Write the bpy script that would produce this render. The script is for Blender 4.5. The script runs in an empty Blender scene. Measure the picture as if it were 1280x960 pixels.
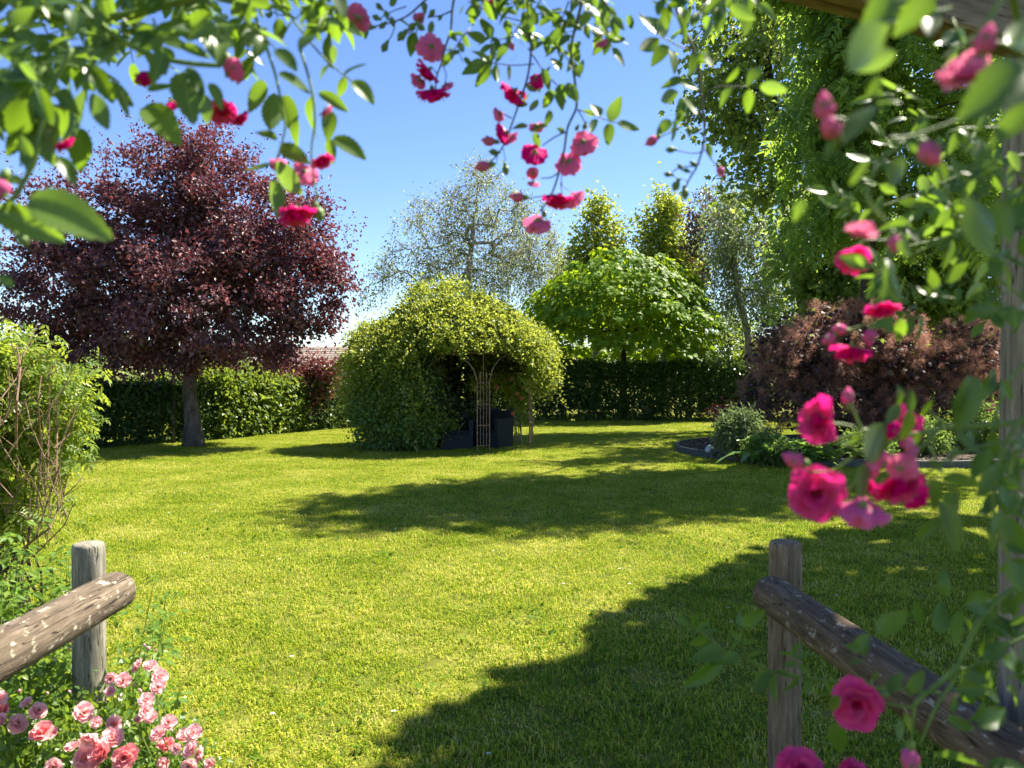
import bpy, bmesh, math, random
import numpy as np
from mathutils import Vector, Matrix

S = bpy.context.scene
COL = S.collection
rng = np.random.default_rng(7)
random.seed(7)
PI = math.pi

# ------------------------------------------------------------------ camera, sky, sun, exposure
F = 967.0                                   # focal length in photo pixels (1280 wide)
CAM = np.array([0.0, 0.0, 1.6])
TH = math.radians(0.83)
cam = bpy.data.cameras.new('camera')
cam.sensor_width = 36.0
cam.lens = 36.0 * F / 1280.0
cam.clip_start, cam.clip_end = 0.02, 2000.0
cam.dof.use_dof = True
cam.dof.focus_distance = 13.0
cam.dof.aperture_fstop = 6.4
cam.dof.aperture_blades = 0
camo = bpy.data.objects.new('camera', cam)
camo.location = CAM
camo.rotation_euler = (PI / 2 - TH, 0, 0)
COL.objects.link(camo)
S.camera = camo

SUN = np.array([0.60, 0.38, 1.0]); SUN /= np.linalg.norm(SUN)
w = bpy.data.worlds.new('World'); S.world = w; w.use_nodes = True
nt = w.node_tree; nt.nodes.clear()
sky = nt.nodes.new('ShaderNodeTexSky'); sky.sky_type = 'NISHITA'; sky.sun_disc = False
sky.sun_elevation = math.asin(SUN[2]); sky.sun_rotation = math.atan2(SUN[0], SUN[1])
sky.air_density = 1.0; sky.dust_density = 0.0; sky.ozone_density = 4.5; sky.altitude = 100
bg = nt.nodes.new('ShaderNodeBackground'); bg.inputs[1].default_value = 0.0495
wo = nt.nodes.new('ShaderNodeOutputWorld')
hs_ = nt.nodes.new('ShaderNodeHueSaturation'); hs_.inputs['Saturation'].default_value = 1.10; hs_.inputs['Hue'].default_value = .512; nt.links.new(sky.outputs[0], hs_.inputs['Color']); nt.links.new(hs_.outputs[0], bg.inputs[0]); nt.links.new(bg.outputs[0], wo.inputs[0])

sl = bpy.data.lights.new('sun', 'SUN'); sl.energy = 3.85; sl.angle = math.radians(0.53); sl.color = (1.0, 0.93, 0.78)
so = bpy.data.objects.new('sun', sl); so.rotation_euler = Vector(SUN).to_track_quat('Z', 'Y').to_euler()
so.location = (20, 12, 35); COL.objects.link(so)

S.view_settings.view_transform = 'Standard'
S.view_settings.look = 'None'
S.view_settings.exposure = 2.25
S.view_settings.gamma = 1.0
S.view_settings.use_curve_mapping = False
S.render.engine = 'CYCLES'
S.cycles.max_bounces = 10
S.cycles.diffuse_bounces = 6
S.cycles.transmission_bounces = 6
S.cycles.transparent_max_bounces = 4
S.cycles.use_denoising = True

# ------------------------------------------------------------------ helpers
FW = np.array([0, math.cos(TH), -math.sin(TH)]); UP = np.array([0, math.sin(TH), math.cos(TH)]); RT = np.array([1.0, 0, 0])
def P(px, py, d):
    return CAM + d * (FW + (px - 640) / F * RT + (480 - py) / F * UP)
def G(px, py):
    r = FW + (px - 640) / F * RT + (480 - py) / F * UP
    return CAM + r * (CAM[2] / -r[2])
def nrm(v):
    v = np.asarray(v, float)
    return v / np.maximum(np.linalg.norm(v, axis=-1, keepdims=True), 1e-9)

def meta(o, label=None, cat=None, group=None, kind=None):
    if label: o['label'] = label
    if cat: o['category'] = cat
    if group: o['group'] = group
    if kind: o['kind'] = kind
    return o
def empty(name, loc, label, cat, group=None):
    o = bpy.data.objects.new(name, None); o.location = loc; o.empty_display_size = .1
    COL.objects.link(o)
    return meta(o, label, cat, group)
def link(name, me, parent=None, mat4=None):
    o = bpy.data.objects.new(name, me); COL.objects.link(o)
    if parent is not None:
        o.parent = parent
        # parents are unrotated empties (or parts placed by matrix): keep world placement
        o.matrix_parent_inverse = Matrix.Translation(-Vector(parent.location)) if parent.type == 'EMPTY' else Matrix.Identity(4)
    if mat4 is not None: o.matrix_basis = mat4
    return o
def mesh(name, V, Fc, mats, smooth=False, fmat=None):
    """V (N,3); Fc list of face index arrays (each (M,k)) or a list of tuples"""
    me = bpy.data.meshes.new(name)
    V = np.ascontiguousarray(V, np.float32)
    if not isinstance(Fc, list): Fc = [Fc]
    if len(Fc) and isinstance(Fc[0], np.ndarray) and Fc[0].ndim == 2:
        loops = np.concatenate([f.ravel() for f in Fc]).astype(np.int32)
        tot = np.concatenate([np.full(len(f), f.shape[1], np.int32) for f in Fc])
    else:
        loops = np.array([i for f in Fc for i in f], np.int32)
        tot = np.array([len(f) for f in Fc], np.int32)
    st = np.concatenate([[0], np.cumsum(tot)[:-1]]).astype(np.int32)
    me.vertices.add(len(V)); me.vertices.foreach_set('co', V.ravel())
    me.loops.add(len(loops)); me.loops.foreach_set('vertex_index', loops)
    me.polygons.add(len(tot)); me.polygons.foreach_set('loop_start', st); me.polygons.foreach_set('loop_total', tot)
    if fmat is not None: me.polygons.foreach_set('material_index', np.asarray(fmat, np.int32))
    me.polygons.foreach_set('use_smooth', np.full(len(tot), bool(smooth)))
    for m in (mats if isinstance(mats, (list, tuple)) else [mats]): me.materials.append(m)
    me.update(calc_edges=True)
    return me

class MB:
    """collects verts and faces into one mesh"""
    def __init__(s): s.v = []; s.f = []; s.m = []; s.n = 0
    def add(s, V, faces, mi=0):
        s.v.append(np.asarray(V, float))
        for f in faces: s.f.append(tuple(int(i) + s.n for i in f)); s.m.append(mi)
        s.n += len(V)
    def tube(s, pts, r, sides=6, mi=0, caps=True, noise=0.0):
        pts = np.asarray(pts, float); n = len(pts)
        r = np.broadcast_to(np.asarray(r, float), (n,))
        t = nrm(np.gradient(pts, axis=0))
        ref = np.array([0, 0, 1.0]) if abs(t[0][2]) < .9 else np.array([1.0, 0, 0])
        u = nrm(np.cross(t[0], ref)); V = []
        for i in range(n):
            u = nrm(u - t[i] * np.dot(u, t[i])); v = np.cross(t[i], u)
            a = np.arange(sides) * 2 * PI / sides
            rr = r[i] * (1 + noise * rng.normal(size=sides)) if noise else np.full(sides, r[i])
            V.append(pts[i] + rr[:, None] * (np.cos(a)[:, None] * u + np.sin(a)[:, None] * v))
        fs = []
        for i in range(n - 1):
            for k in range(sides):
                a, b = i * sides + k, i * sides + (k + 1) % sides
                fs.append((a, b, b + sides, a + sides))
        if caps: fs += [tuple(range(sides))[::-1], tuple(range((n - 1) * sides, n * sides))]
        s.add(np.concatenate(V), fs, mi)
    def box(s, lo, hi, mi=0, R=None, at=(0, 0, 0)):
        x0, y0, z0 = lo; x1, y1, z1 = hi
        V = np.array([(x0, y0, z0), (x1, y0, z0), (x1, y1, z0), (x0, y1, z0), (x0, y0, z1), (x1, y0, z1), (x1, y1, z1), (x0, y1, z1)], float)
        if R is not None: V = V @ np.asarray(R).T
        s.add(V + np.asarray(at), [(3, 2, 1, 0), (4, 5, 6, 7), (0, 1, 5, 4), (1, 2, 6, 5), (2, 3, 7, 6), (3, 0, 4, 7)], mi)
    def mesh(s, name, mats, smooth=False):
        return mesh(name, np.concatenate(s.v), s.f, mats, smooth, s.m)
    def build(s, name, mats, parent=None, smooth=False):
        return link(name, s.mesh(name, mats, smooth), parent)
def rotz(a): c, s_ = math.cos(a), math.sin(a); return np.array([[c, -s_, 0], [s_, c, 0], [0, 0, 1.0]])

# ------------------------------------------------------------------ materials
def newmat(name):
    m = bpy.data.materials.new(name); m.use_nodes = True
    n = m.node_tree; n.nodes.clear()
    return m, n, n.nodes, n.links
def ramp(ns, stops):
    r = ns.new('ShaderNodeValToRGB'); e = r.color_ramp.elements
    while len(e) > len(stops): e.remove(e[-1])
    while len(e) < len(stops): e.new(1.0)
    for k, (p, c) in enumerate(stops): e[k].position = p; e[k].color = (*c, 1)
    return r
def leafmat(name, stops, trans=(.3, .45, .05), tfac=.42, rough=.45, clump=.0, spec=.35, clumpcol=None):
    """leaf: per-leaf colour, diffuse + gloss on top, light passing through"""
    m, n, ns, L = newmat(name)
    g = ns.new('ShaderNodeNewGeometry'); r = ramp(ns, stops)
    L.new(g.outputs['Random Per Island'], r.inputs[0])
    col = r.outputs[0]
    if clumpcol is not None:
        nz = ns.new('ShaderNodeTexNoise'); nz.inputs['Scale'].default_value = 1.3; nz.inputs['Detail'].default_value = 2
        L.new(g.outputs['Position'], nz.inputs['Vector'])
        rr = ramp(ns, [(.45, (0, 0, 0)), (.65, (clump,) * 3)]); L.new(nz.outputs[0], rr.inputs[0])
        mx = ns.new('ShaderNodeMix'); mx.data_type = 'RGBA'
        L.new(rr.outputs[0], mx.inputs[0]); L.new(col, mx.inputs[6]); mx.inputs[7].default_value = (*clumpcol, 1)
        col = mx.outputs[2]
    p = ns.new('ShaderNodeBsdfPrincipled'); p.inputs['Roughness'].default_value = rough
    p.inputs['Specular IOR Level'].default_value = spec
    L.new(col, p.inputs['Base Color'])
    t = ns.new('ShaderNodeBsdfTranslucent'); tm = ns.new('ShaderNodeMix'); tm.data_type = 'RGBA'; tm.blend_type = 'MIX'
    tm.inputs[0].default_value = .72; L.new(col, tm.inputs[6]); tm.inputs[7].default_value = (*trans, 1)
    L.new(tm.outputs[2], t.inputs[0])
    x = ns.new('ShaderNodeMixShader'); x.inputs[0].default_value = tfac
    L.new(p.outputs[0], x.inputs[1]); L.new(t.outputs[0], x.inputs[2])
    o = ns.new('ShaderNodeOutputMaterial'); L.new(x.outputs[0], o.inputs[0])
    return m
def noisemat(name, stops, scale=8, detail=5, rough=.85, bump=.3, stretch=(1, 1, 1), coord='Object', dist=.0, spec=.3, bscale=None):
    m, n, ns, L = newmat(name)
    tc = ns.new('ShaderNodeTexCoord'); mp = ns.new('ShaderNodeMapping'); mp.inputs['Scale'].default_value = stretch
    L.new(tc.outputs[coord], mp.inputs[0])
    nz = ns.new('ShaderNodeTexNoise'); nz.inputs['Scale'].default_value = scale; nz.inputs['Detail'].default_value = detail
    nz.inputs['Roughness'].default_value = .65; nz.inputs['Distortion'].default_value = dist
    L.new(mp.outputs[0], nz.inputs['Vector'])
    r = ramp(ns, stops); L.new(nz.outputs[0], r.inputs[0])
    p = ns.new('ShaderNodeBsdfPrincipled'); p.inputs['Roughness'].default_value = rough; p.inputs['Specular IOR Level'].default_value = spec
    L.new(r.outputs[0], p.inputs['Base Color'])
    if bump:
        b = ns.new('ShaderNodeBump'); b.inputs['Strength'].default_value = bump; b.inputs['Distance'].default_value = .02
        L.new(nz.outputs[0], b.inputs['Height']); L.new(b.outputs[0], p.inputs['Normal'])
    o = ns.new('ShaderNodeOutputMaterial'); L.new(p.outputs[0], o.inputs[0])
    return m
def plain(name, c, rough=.5, metal=0, spec=.4):
    return noisemat(name, [(.3, tuple(x * .8 for x in c)), (.7, tuple(min(1, x * 1.2) for x in c))], 30, 3, rough, .1, spec=spec)

M_BARK = noisemat('bark_grey', [(.3, (.035, .028, .022)), (.6, (.12, .10, .08)), (.8, (.22, .20, .17))], 9, 6, .9, .9, (1, 1, .35))
M_BARKD = noisemat('bark_dark', [(.3, (.02, .015, .012)), (.7, (.075, .055, .045))], 10, 5, .9, .8, (1, 1, .35))
M_BIRCH = noisemat('bark_birch', [(.35, (.10, .09, .08)), (.5, (.34, .31, .27)), (.7, (.5, .47, .42))], 5, 5, .8, .3, (1, 1, 2.5))
M_TWIG = noisemat('twig_brown', [(.3, (.09, .05, .03)), (.7, (.26, .17, .10))], 12, 3, .8, .2)
M_TWIGP = noisemat('twig_pale', [(.3, (.22, .17, .11)), (.7, (.42, .35, .26))], 12, 3, .8, .2)

# ------------------------------------------------------------------ leaf templates (length 1 along x, normal z)
def T_fold(wd=.28, lift=.10, curl=.12):
    return np.array([(0, 0, 0), (.48, wd, lift), (1, 0, -curl), (.48, -wd, lift)]), np.array([(0, 2, 1), (0, 3, 2)])
def T_ovate(wd=.32, lift=.06, curl=.18):
    V = np.array([(0, 0, 0), (.22, wd * .8, lift), (.6, wd * .85, lift * .3 - curl * .3), (1, 0, -curl), (.6, -wd * .85, lift * .3 - curl * .3), (.22, -wd * .8, lift), (.42, 0, 0)])
    return V, np.array([(0, 6, 1), (1, 6, 2), (2, 6, 3), (3, 6, 4), (4, 6, 5), (5, 6, 0)])
def T_lobed():
    V = [(0, 0, 0)]; 
    for a, r in ((100, .25), (62, .62), (40, .42), (22, .85), (0, .72), (-22, .85), (-40, .42), (-62, .62), (-100, .25)):
        V.append((.15 + r * math.cos(math.radians(a)), r * math.sin(math.radians(a)), .08 * abs(math.sin(math.radians(a))) - .12 * r))
    n = len(V)
    return np.array(V), np.array([(0, k, k + 1) for k in range(1, n - 1)])
def T_pinnate(pairs=3, ll=.42, lw=.10, droop=.5):
    V = []; Fq = []
    def leaf(b, dirx, diry, dz):
        d = nrm(np.array([dirx, diry, dz])); s = nrm(np.cross(d, [0, 0, 1.0])); k = len(V)
        b = np.array(b)
        V.extend([b, b + d * ll * .45 + s * lw + [0, 0, .02], b + d * ll + [0, 0, -.05], b + d * ll * .45 - s * lw + [0, 0, .02]])
        Fq.extend([(k, k + 2, k + 1), (k, k + 3, k + 2)])
    for i in range(pairs):
        t = .2 + .6 * i / max(pairs - 1, 1)
        z = -droop * t * t * .6
        for s in (1, -1): leaf((t, 0, z), .55, s * .8, -.35)
    leaf((.85, 0, -droop * .5), 1, 0, -.5)
    return np.array(V), np.array(Fq)
def T_star(n=5, wd=.1):
    V = []; Fq = []
    for i in range(n):
        a = math.radians(-70 + 140 * i / (n - 1)); d = np.array([math.cos(a), math.sin(a), -.15]); s = np.array([-math.sin(a), math.cos(a), 0])
        L_ = 1 - .35 * abs(a) / 1.2; k = len(V)
        V.extend([np.zeros(3) + d * .03, d * L_ * .5 + s * wd + [0, 0, .04], d * L_, d * L_ * .5 - s * wd + [0, 0, .04]])
        Fq.extend([(k, k + 2, k + 1), (k, k + 3, k + 2)])
    return np.array(V), np.array(Fq)
def scatter(T, pos, xd, nd, size, wscale=None):
    """copies of a leaf template at every position, as one (V,F)"""
    V0, F0 = T; N = len(pos)
    x = nrm(xd); z = nrm(nd - x * np.sum(nd * x, 1, keepdims=True)); y = np.cross(z, x)
    size = np.broadcast_to(size, (N,))
    V = pos[:, None, :] + size[:, None, None] * (V0[None, :, 0, None] * x[:, None] + V0[None, :, 1, None] * y[:, None] + V0[None, :, 2, None] * z[:, None])
    Fc = F0[None] + (np.arange(N) * len(V0))[:, None, None]
    return V.reshape(-1, 3), Fc.reshape(-1, F0.shape[1])
def join(*parts):
    V = []; Fs = []; n = 0
    for v, f in parts: V.append(v); Fs.append(f + n); n += len(v)
    return np.concatenate(V), np.concatenate(Fs)
def rand_dir(n):
    return nrm(rng.normal(size=(n, 3)))

# ------------------------------------------------------------------ trees
def blob_points(blobs, n, shell=3.0, zmin=None):
    """points in a union of ellipsoids, crowded to their shells; returns pts and outward dirs"""
    vol = np.array([b[1][0] * b[1][1] * b[1][2] for b in blobs]) ** .72; vol /= vol.sum()
    pts = []; out = []
    for (c, r), k in zip(blobs, rng.multinomial(n, vol)):
        d = rand_dir(k); rr = rng.random(k) ** (1 / shell)
        pts.append(np.asarray(c) + d * rr[:, None] * np.asarray(r)); out.append(nrm(d / np.asarray(r)))
    pts = np.concatenate(pts); out = np.concatenate(out)
    if zmin is not None:
        k = pts[:, 2] > zmin; pts, out = pts[k], out[k]
    return pts, out
def pxblob(cx, cy, rx, ry, d, ryd, dd=0):
    return (P(cx, cy, d + dd), (rx / F * d, ryd, ry / F * d))
def skeleton(trunk, targets, bend=.15, step=.6, liftw=.25):
    """limbs grown from the trunk polyline to every target; returns nodes and parents"""
    nodes = [np.asarray(p, float) for p in trunk]; par = [-1] + list(range(len(trunk) - 1))
    top = nodes[-1]; lo = len(trunk) // 2
    order = np.argsort(np.linalg.norm(targets - top, axis=1))
    tips = []
    for i in order:
        t = targets[i]; A = np.array(nodes[lo:])
        v = t - A; dist = np.linalg.norm(v, axis=1)
        cost = dist + liftw * np.maximum(A[:, 2] - t[2], 0) * 2
        j = int(np.argmin(cost)) + lo
        a = nodes[j]; L_ = np.linalg.norm(t - a); k = max(1, int(L_ / step)); prev = j
        side = rng.normal(size=3) * bend * L_ * .5
        for q in range(1, k + 1):
            u = q / k; p = a + (t - a) * u + side * math.sin(u * PI) + np.array([0, 0, bend * L_ * .35 * math.sin(u * PI)])
            nodes.append(p); par.append(prev); prev = len(nodes) - 1
        tips.append(prev)
    return np.array(nodes), np.array(par), tips
def limb_mesh(nodes, par, rtip, rbase, ex=2.2, skip=0, sides=5):
    n = len(nodes); cnt = np.zeros(n); kids = np.zeros(n, int)
    for i in range(n - 1, -1, -1):
        if kids[i] == 0: cnt[i] += 1
        if par[i] >= 0: cnt[par[i]] += cnt[i]; kids[par[i]] += 1
    r = rtip * cnt ** (1 / ex); r = np.minimum(r, rbase)
    i = np.arange(max(1, skip), n); a, b = nodes[par[i]], nodes[i]
    ra, rb = np.minimum(r[par[i]], r[i] * 1.35), r[i]
    t = nrm(b - a); ref = np.where(np.abs(t[:, 2:3]) < .9, np.array([[0, 0, 1.0]]), np.array([[1.0, 0, 0]]))
    u = nrm(np.cross(t, ref)); v = np.cross(t, u)
    ang = np.arange(sides) * 2 * PI / sides
    ring = np.cos(ang)[None, :, None] * u[:, None] + np.sin(ang)[None, :, None] * v[:, None]
    b2 = b + t * rb[:, None] * .4
    V = np.concatenate([a[:, None] + ra[:, None, None] * ring, b2[:, None] + rb[:, None, None] * ring], 1)
    k = np.arange(sides); k2 = (k + 1) % sides
    Fq = np.stack([k, k2, k2 + sides, k + sides], 1)
    Fc = Fq[None] + (np.arange(len(i)) * 2 * sides)[:, None, None]
    return V.reshape(-1, 3), Fc.reshape(-1, 4), r
def cluster_leaves(cent, out, per, spread, T, size, up=.6, outw=.5, rnd=.6, droop=.3, shift=(0, 0, 0), sizevar=.3):
    n = len(cent) * per
    c = np.repeat(cent, per, 0); o = np.repeat(out, per, 0)
    off = rng.normal(size=(n, 3)) * np.asarray(spread) + np.asarray(shift)
    pos = c + off
    nd = np.array([0, 0, up]) + o * outw + rng.normal(size=(n, 3)) * rnd
    xd = nrm(o + rng.normal(size=(n, 3)) * .9) + np.array([0, 0, -droop])
    return scatter(T, pos, xd, nd, size * (1 + sizevar * rng.normal(size=n)).clip(.5, 1.6))
def tree(name, label, group, trunk, r0, blobs, ncl, per, spread, T, size, leafm, barkm, rtip=.012, shell=3.0, up=.6, outw=.5, rnd=.6,
         droop=.3, shift=(0, 0, 0), cat='tree', trunk_sides=12, ex=2.2, extra=None, zmin=None, bend=.15, twigs=0):
    t = empty(name, trunk[0], label, cat, group)
    pts, out = blob_points(blobs, ncl, shell, zmin)
    trunk = [np.asarray(p, float) for p in trunk]
    nodes, par, tips = skeleton(trunk, pts[:: max(1, len(pts) // 420)], bend)
    V, Fc, r = limb_mesh(nodes, par, rtip, r0 * .75, ex, skip=len(trunk))
    if twigs:   # short twigs round the cluster centres
        k = rng.integers(0, len(pts), twigs); a = pts[k]; b = a + rng.normal(size=(twigs, 3)) * np.asarray(spread) * 1.3 + np.asarray(shift)
        d = nrm(b - a); u = nrm(np.cross(d, [.3, .2, .9])); wv = np.cross(d, u); rr = rtip * .6
        ring = np.stack([u, -.5 * u + .87 * wv, -.5 * u - .87 * wv], 1) * rr
        TV = np.concatenate([a[:, None] + ring, b[:, None] + ring * .4], 1)
        Fq = np.array([(0, 1, 4, 3), (1, 2, 5, 4), (2, 0, 3, 5)])[None] + (np.arange(twigs) * 6)[:, None, None]
        Fc = np.concatenate([Fc, Fq.reshape(-1, 4) + len(V)]); V = np.concatenate([V, TV.reshape(-1, 3)])
    link('limbs', mesh('limbs', V, Fc, barkm, True), t)
    mb = MB(); tp = np.array(trunk); n = len(tp)
    zz = (tp[:, 2] - tp[0, 2]) / max(tp[-1, 2] - tp[0, 2], .01)
    rad = r0 * (1 - .45 * zz); rad[0] *= 1.5
    # finer polyline, a little lumpy
    u = np.linspace(0, n - 1, 4 * n); tpf = np.stack([np.interp(u, range(n), tp[:, k]) for k in range(3)], 1); rf = np.interp(u, range(n), rad)
    tpf[0, 2] -= .08
    mb.tube(tpf, rf, trunk_sides, noise=.05); mb.build('trunk', barkm, t, True)
    parts = [cluster_leaves(pts, out, per, spread, T, size, up, outw, rnd, droop, shift)]
    if extra is not None: parts.append(extra)
    V, Fc = join(*parts)
    link('crown', mesh('crown', V, Fc, leafm), t)
    return t

# ------------------------------------------------------------------ lawn
def lawn():
    m, n, ns, L = newmat('lawn_soil')
    g = ns.new('ShaderNodeNewGeometry'); nz = ns.new('ShaderNodeTexNoise'); nz.inputs['Scale'].default_value = 3.5; nz.inputs['Detail'].default_value = 8
    L.new(g.outputs['Position'], nz.inputs['Vector'])
    r = ramp(ns, [(.3, (.06, .07, .010)), (.55, (.12, .13, .018)), (.75, (.22, .19, .05))]); L.new(nz.outputs[0], r.inputs[0])
    p = ns.new('ShaderNodeBsdfPrincipled'); p.inputs['Roughness'].default_value = .95; p.inputs['Specular IOR Level'].default_value = .1
    L.new(r.outputs[0], p.inputs['Base Color'])
    o = ns.new('ShaderNodeOutputMaterial'); L.new(p.outputs[0], o.inputs[0])
    R = 900.0
    ln = link('lawn', mesh('lawn', [(-R, -R, 0), (R, -R, 0), (R, R, 0), (-R, R, 0)], [(0, 1, 2, 3)], m))
    meta(ln, kind='structure')
    # blades: diffuse + translucent, green to straw, patches of tint over the lawn
    m, n, ns, L = newmat('grass_blade')
    g = ns.new('ShaderNodeNewGeometry')
    r = ramp(ns, [(0, (.065, .155, .009)), (.33, (.205, .32, .013)), (.58, (.39, .45, .022)), (.8, (.58, .54, .07)), (1, (.77, .66, .26))])
    nz = ns.new('ShaderNodeTexNoise'); nz.inputs['Scale'].default_value = 1.1; nz.inputs['Detail'].default_value = 5; nz.inputs['Roughness'].default_value = .6
    L.new(g.outputs['Position'], nz.inputs['Vector'])
    oi = ns.new('ShaderNodeObjectInfo')
    a1 = ns.new('ShaderNodeMath'); a1.operation = 'MULTIPLY_ADD'; a1.inputs[1].default_value = .85; a1.inputs[2].default_value = -.40
    L.new(g.outputs['Random Per Island'], a1.inputs[0])
    a2 = ns.new('ShaderNodeMath'); a2.operation = 'MULTIPLY_ADD'; a2.inputs[1].default_value = .95
    L.new(nz.outputs[0], a2.inputs[0]); L.new(a1.outputs[0], a2.inputs[2])
    L.new(a2.outputs[0], r.inputs[0])
    p = ns.new('ShaderNodeBsdfPrincipled'); p.inputs['Roughness'].default_value = .55; p.inputs['Specular IOR Level'].default_value = .25
    L.new(r.outputs[0], p.inputs['Base Color'])
    t = ns.new('ShaderNodeBsdfTranslucent'); L.new(r.outputs[0], t.inputs[0])
    x = ns.new('ShaderNodeMixShader'); x.inputs[0].default_value = .45
    L.new(p.outputs[0], x.inputs[1]); L.new(t.outputs[0], x.inputs[2])
    o = ns.new('ShaderNodeOutputMaterial'); L.new(x.outputs[0], o.inputs[0])
    def patch(nb, hgt, wd, seed):
        q = np.random.default_rng(seed)
        pos = np.c_[q.uniform(-.3, .3, (nb, 2)), np.zeros(nb)]
        # tufts: pull part of the blades to tuft centres
        tc = q.uniform(-.3, .3, (38, 2)); k = q.integers(0, 38, nb); pull = q.random(nb) < .38
        pos[pull, :2] = tc[k[pull]] + q.normal(size=(pull.sum(), 2)) * .022
        h = hgt * q.lognormal(0, .33, nb); a = q.uniform(0, 2 * PI, nb); lean = q.uniform(.25, 1.35, nb)
        d = np.c_[np.cos(a), np.sin(a), np.zeros(nb)]; s = np.c_[-np.sin(a), np.cos(a), np.zeros(nb)]
        up = np.array([0, 0, 1.0])
        ww = wd * q.uniform(.6, 1.4, nb)[:, None]; hh = h[:, None]; ln_ = lean[:, None]
        mid = pos + up * hh * .62 + d * hh * .28 * ln_; tip = pos + up * hh * (1.0 - .32 * ln_) + d * hh * .85 * ln_
        V = np.stack([pos - s * ww * .5, pos + s * ww * .5, mid + s * ww * .45, mid - s * ww * .45, tip], 1)
        Fq = np.array([(0, 1, 2), (0, 2, 3), (3, 2, 4)])[None] + (np.arange(nb) * 5)[:, None, None]
        return bpy.data.objects.new('grass_patch', mesh('grass_patch', V.reshape(-1, 3), Fq.reshape(-1, 3), m))
    patches = [patch(2700, .0205, .0042, s) for s in (1, 2, 3)] + [patch(2300, .028, .0048, 4)]
    pts = []
    y = 1.6
    while y < 29:
        stp = .48; half = .74 * y + 1.6
        xs = np.arange(-half, half, stp)
        pts.append(np.c_[xs + rng.uniform(-.05, .05, len(xs)), y + rng.uniform(-.05, .05, len(xs)), np.zeros(len(xs))]); y += stp
    pts = np.concatenate(pts)
    # no grass inside the raised bed or the floor of the arbour
    bed = ((pts[:, 0] - BED[0]) / (BED[2] - .15)) ** 2 + ((pts[:, 1] - BED[1]) / (BED[3] - .15)) ** 2 < 1
    pts = pts[~bed]
    me = bpy.data.meshes.new('grass'); me.from_pydata(pts.tolist(), [], [])
    go = link('grass', me); meta(go, 'short mown yellow green grass covering the garden', 'grass', kind='stuff')
    ng = bpy.data.node_groups.new('grass', 'GeometryNodeTree')
    ng.interface.new_socket('Geometry', in_out='INPUT', socket_type='NodeSocketGeometry')
    ng.interface.new_socket('Geometry', in_out='OUTPUT', socket_type='NodeSocketGeometry')
    N, K = ng.nodes, ng.links
    gi, gout = N.new('NodeGroupInput'), N.new('NodeGroupOutput')
    jn = N.new('GeometryNodeJoinGeometry')
    for po in patches:
        oi = N.new('GeometryNodeObjectInfo'); oi.inputs['Object'].default_value = po; oi.inputs['As Instance'].default_value = True
        K.new(oi.outputs['Geometry'], jn.inputs[0])
    ip = N.new('GeometryNodeInstanceOnPoints'); ip.inputs['Pick Instance'].default_value = True
    rv = N.new('FunctionNodeRandomValue'); rv.data_type = 'FLOAT_VECTOR'; rv.inputs[0].default_value = (0, 0, 0); rv.inputs[1].default_value = (0, 0, 2 * PI)
    rs = N.new('FunctionNodeRandomValue'); rs.data_type = 'FLOAT_VECTOR'; rs.inputs[0].default_value = (.9, .9, .7); rs.inputs[1].default_value = (1.1, 1.1, 1.25); rs.inputs['Seed'].default_value = 5
    ri = N.new('FunctionNodeRandomValue'); ri.data_type = 'INT'; ri.inputs[4].default_value = 0; ri.inputs[5].default_value = 3; ri.inputs['Seed'].default_value = 9
    K.new(gi.outputs[0], ip.inputs['Points']); K.new(jn.outputs[0], ip.inputs['Instance'])
    K.new(rv.outputs[0], ip.inputs['Rotation']); K.new(rs.outputs[0], ip.inputs['Scale']); K.new(ri.outputs[2], ip.inputs['Instance Index'])
    K.new(ip.outputs[0], gout.inputs[0])
    md = go.modifiers.new('grass', 'NODES'); md.node_group = ng
    # clover leaves, daisies and small weeds in the turf
    wm = leafmat('clover_leaf', [(0, (.05, .12, .012)), (1, (.12, .20, .02))], (.22, .35, .03), .35, .7, spec=.1)
    n_ = 2600; d = 2.2 + 9 * rng.random(n_) ** 1.3; cx = rng.uniform(-.72, .72, n_) * d
    keep = (np.sin(cx * 2.1 + 1) * np.sin(d * 1.7) + rng.normal(size=n_) * .5) > .45
    c = np.c_[cx, d, np.full(n_, .022)][keep]
    V, Fc = cluster_leaves(c, np.tile([0, 0, 1.0], (len(c), 1)), 5, (.03, .03, .008), T_ovate(.38), .026, 1.2, 0, .35, .0)
    dc = np.c_[rng.uniform(-.6, .6, 60) * (k_ := 2.6 + 9 * rng.random(60)), k_, np.full(60, .024)]
    dm_ = leafmat('daisy_petal', [(0, (.7, .7, .62)), (1, (.85, .85, .8))], (.6, .6, .5), .2, .7)
    meta(link('daisies', mesh('daisies', *scatter(T_lobed(), np.repeat(dc, 2, 0) - [.008, 0, 0], np.tile([[1.0, .2, 0], [-1.0, -.2, 0]], (60, 1)), np.tile([0, -.2, 1.0], (120, 1)) + rng.normal(size=(120, 3)) * .1, .012), dm_)), 'tiny white daisies scattered in the sunny lawn', 'daisies', kind='stuff')
    meta(link('clover', mesh('clover', V, Fc, wm)), 'small dark green clover and weed leaves dotted through the lawn', 'weeds', kind='stuff')


BED = (7.1, 15.6, 3.75, 2.75)        # flower bed ellipse: centre x, y, radii

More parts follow.
